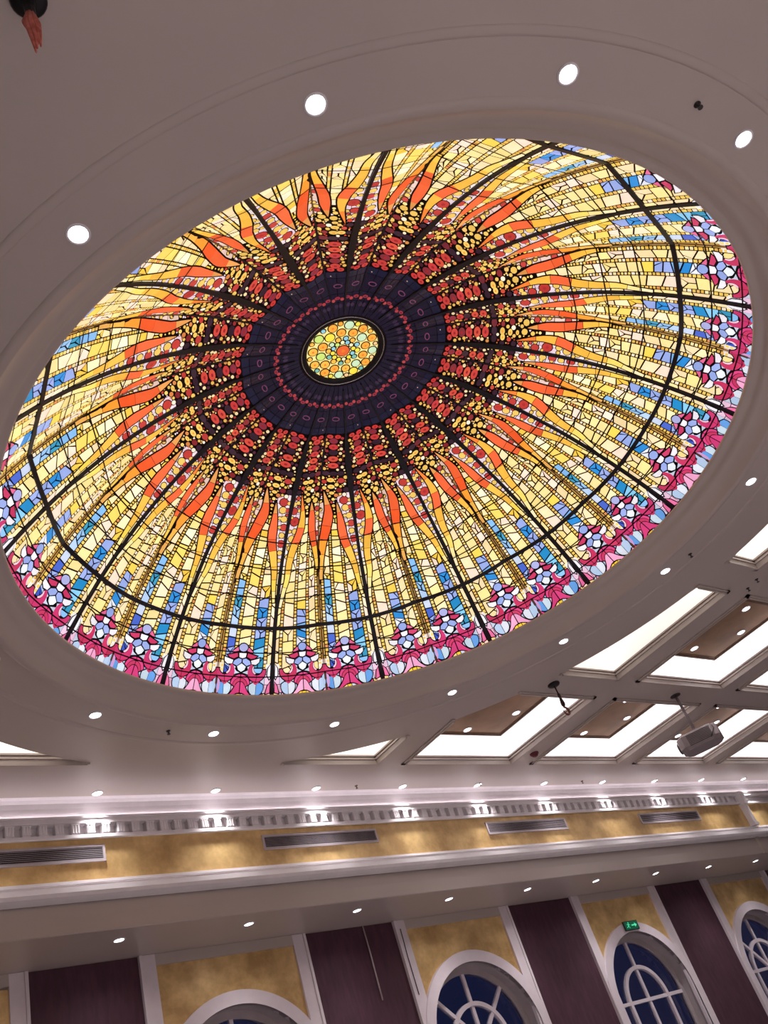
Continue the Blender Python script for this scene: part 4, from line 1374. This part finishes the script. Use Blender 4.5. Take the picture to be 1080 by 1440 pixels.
o = mesh('lens_barrel', [(x - 0.06, 0.33 + 0.03 - z, y - 0.81) for x, y, z in m.v], m.f, 'dark_plastic', pr)
for i in range(8):
    z = -0.89 + i * 0.022
    MB().box(-0.259, -0.253, -0.22, 0.16, z, z + 0.009).build('vent_slot', 'dark_plastic', pr)
for i in range(7):
    x = -0.17 + i * 0.055
    MB().box(x, x + 0.02, -0.335, -0.327, -0.88, -0.74).build('vent_slot', 'dark_plastic', pr)
MB().tube([(0.03, -0.02, -0.67), (-0.10, -0.16, -0.665), (-0.20, -0.26, -0.70), (-0.27, -0.28, -0.80), (-0.26, -0.18, -0.90)], 0.008, 6).build('cable', 'dark_plastic', pr, smooth=True)

# ------------------------------------------------------------------ small fittings
def disc_fitting(name, x, y, z, label, cat, group, m):
    r = empty(name, (x, y, z))
    tag(r, label, cat, group)
    r.scale = (0.75, 0.75, 0.75)
    MB().lathe([(0.0, 0.0), (0.034, 0.0), (0.034, -0.006), (0.012, -0.012), (0.010, -0.04), (0.0, -0.04)], 14).build('escutcheon', m, r, smooth=True)
    MB().lathe([(0.0, -0.055), (0.026, -0.055), (0.026, -0.060), (0.0, -0.062)], 12).build('deflector', m, r)
    MB().box(-0.016, -0.011, -0.003, 0.003, -0.056, -0.02).build('yoke_arm', m, r)
    MB().box(0.011, 0.016, -0.003, 0.003, -0.056, -0.02).build('yoke_arm', m, r)
for x, y in ((4.78, 0.32), (9.51, 4.15), (4.64, 8.55)):
    disc_fitting('sprinkler', x, y, CZ, 'small dark sprinkler between the lamps circling the dome', 'sprinkler', 'sprinklers in the dome ring', 'dark_plastic')
for x in (8.30, 10.85, 13.45, 15.70):
    disc_fitting('sprinkler', x, 10.0, CZ, 'tiny sprinkler between the lamps along the dentil cornice', 'sprinkler', 'sprinklers along the cornice', 'brass')
for x, y in ((11.25, 4.31), (11.30, 4.50)):
    disc_fitting('sprinkler', x, y, CZ, 'small dark sprinkler on the coffer beam beyond the narrow cream coffer', 'sprinkler', 'sprinklers on the coffer beam', 'dark_plastic')
r = empty('smoke_detector', (11.24, 9.0, CZ))
tag(r, 'small maroon detector on the beam between two coffers', 'smoke detector')
MB().lathe([(0.0, 0.0), (0.075, 0.0), (0.075, -0.02), (0.06, -0.026), (0.0, -0.026)], 24).build('base', 'maroon_plastic', r)
MB().lathe([(0.055, -0.024), (0.05, -0.05), (0.03, -0.062), (0.0, -0.064)], 24).build('sensor_dome', 'maroon_plastic', r, smooth=True)
# cords down the window wall
m = MB().tube([(8.76, YP - 0.02, SZ), (8.755, YP - 0.035, zz(3.0)), (8.75, YP - 0.03, zz(2.39))], 0.012, 6)
tag(m.build('hanging_cord', 'cord', smooth=True), 'pale cord hanging down over a maroon panel from the soffit', 'cord')
m = MB().tube([(9.415, YP - 0.056, zz(3.30)), (9.40, YP - 0.056, zz(2.9)), (9.40, YP - 0.056, zz(2.36))], 0.006, 6)
tag(m.build('hanging_cord', 'dark_plastic', smooth=True), 'thin dark cord running down a white upright', 'cord')
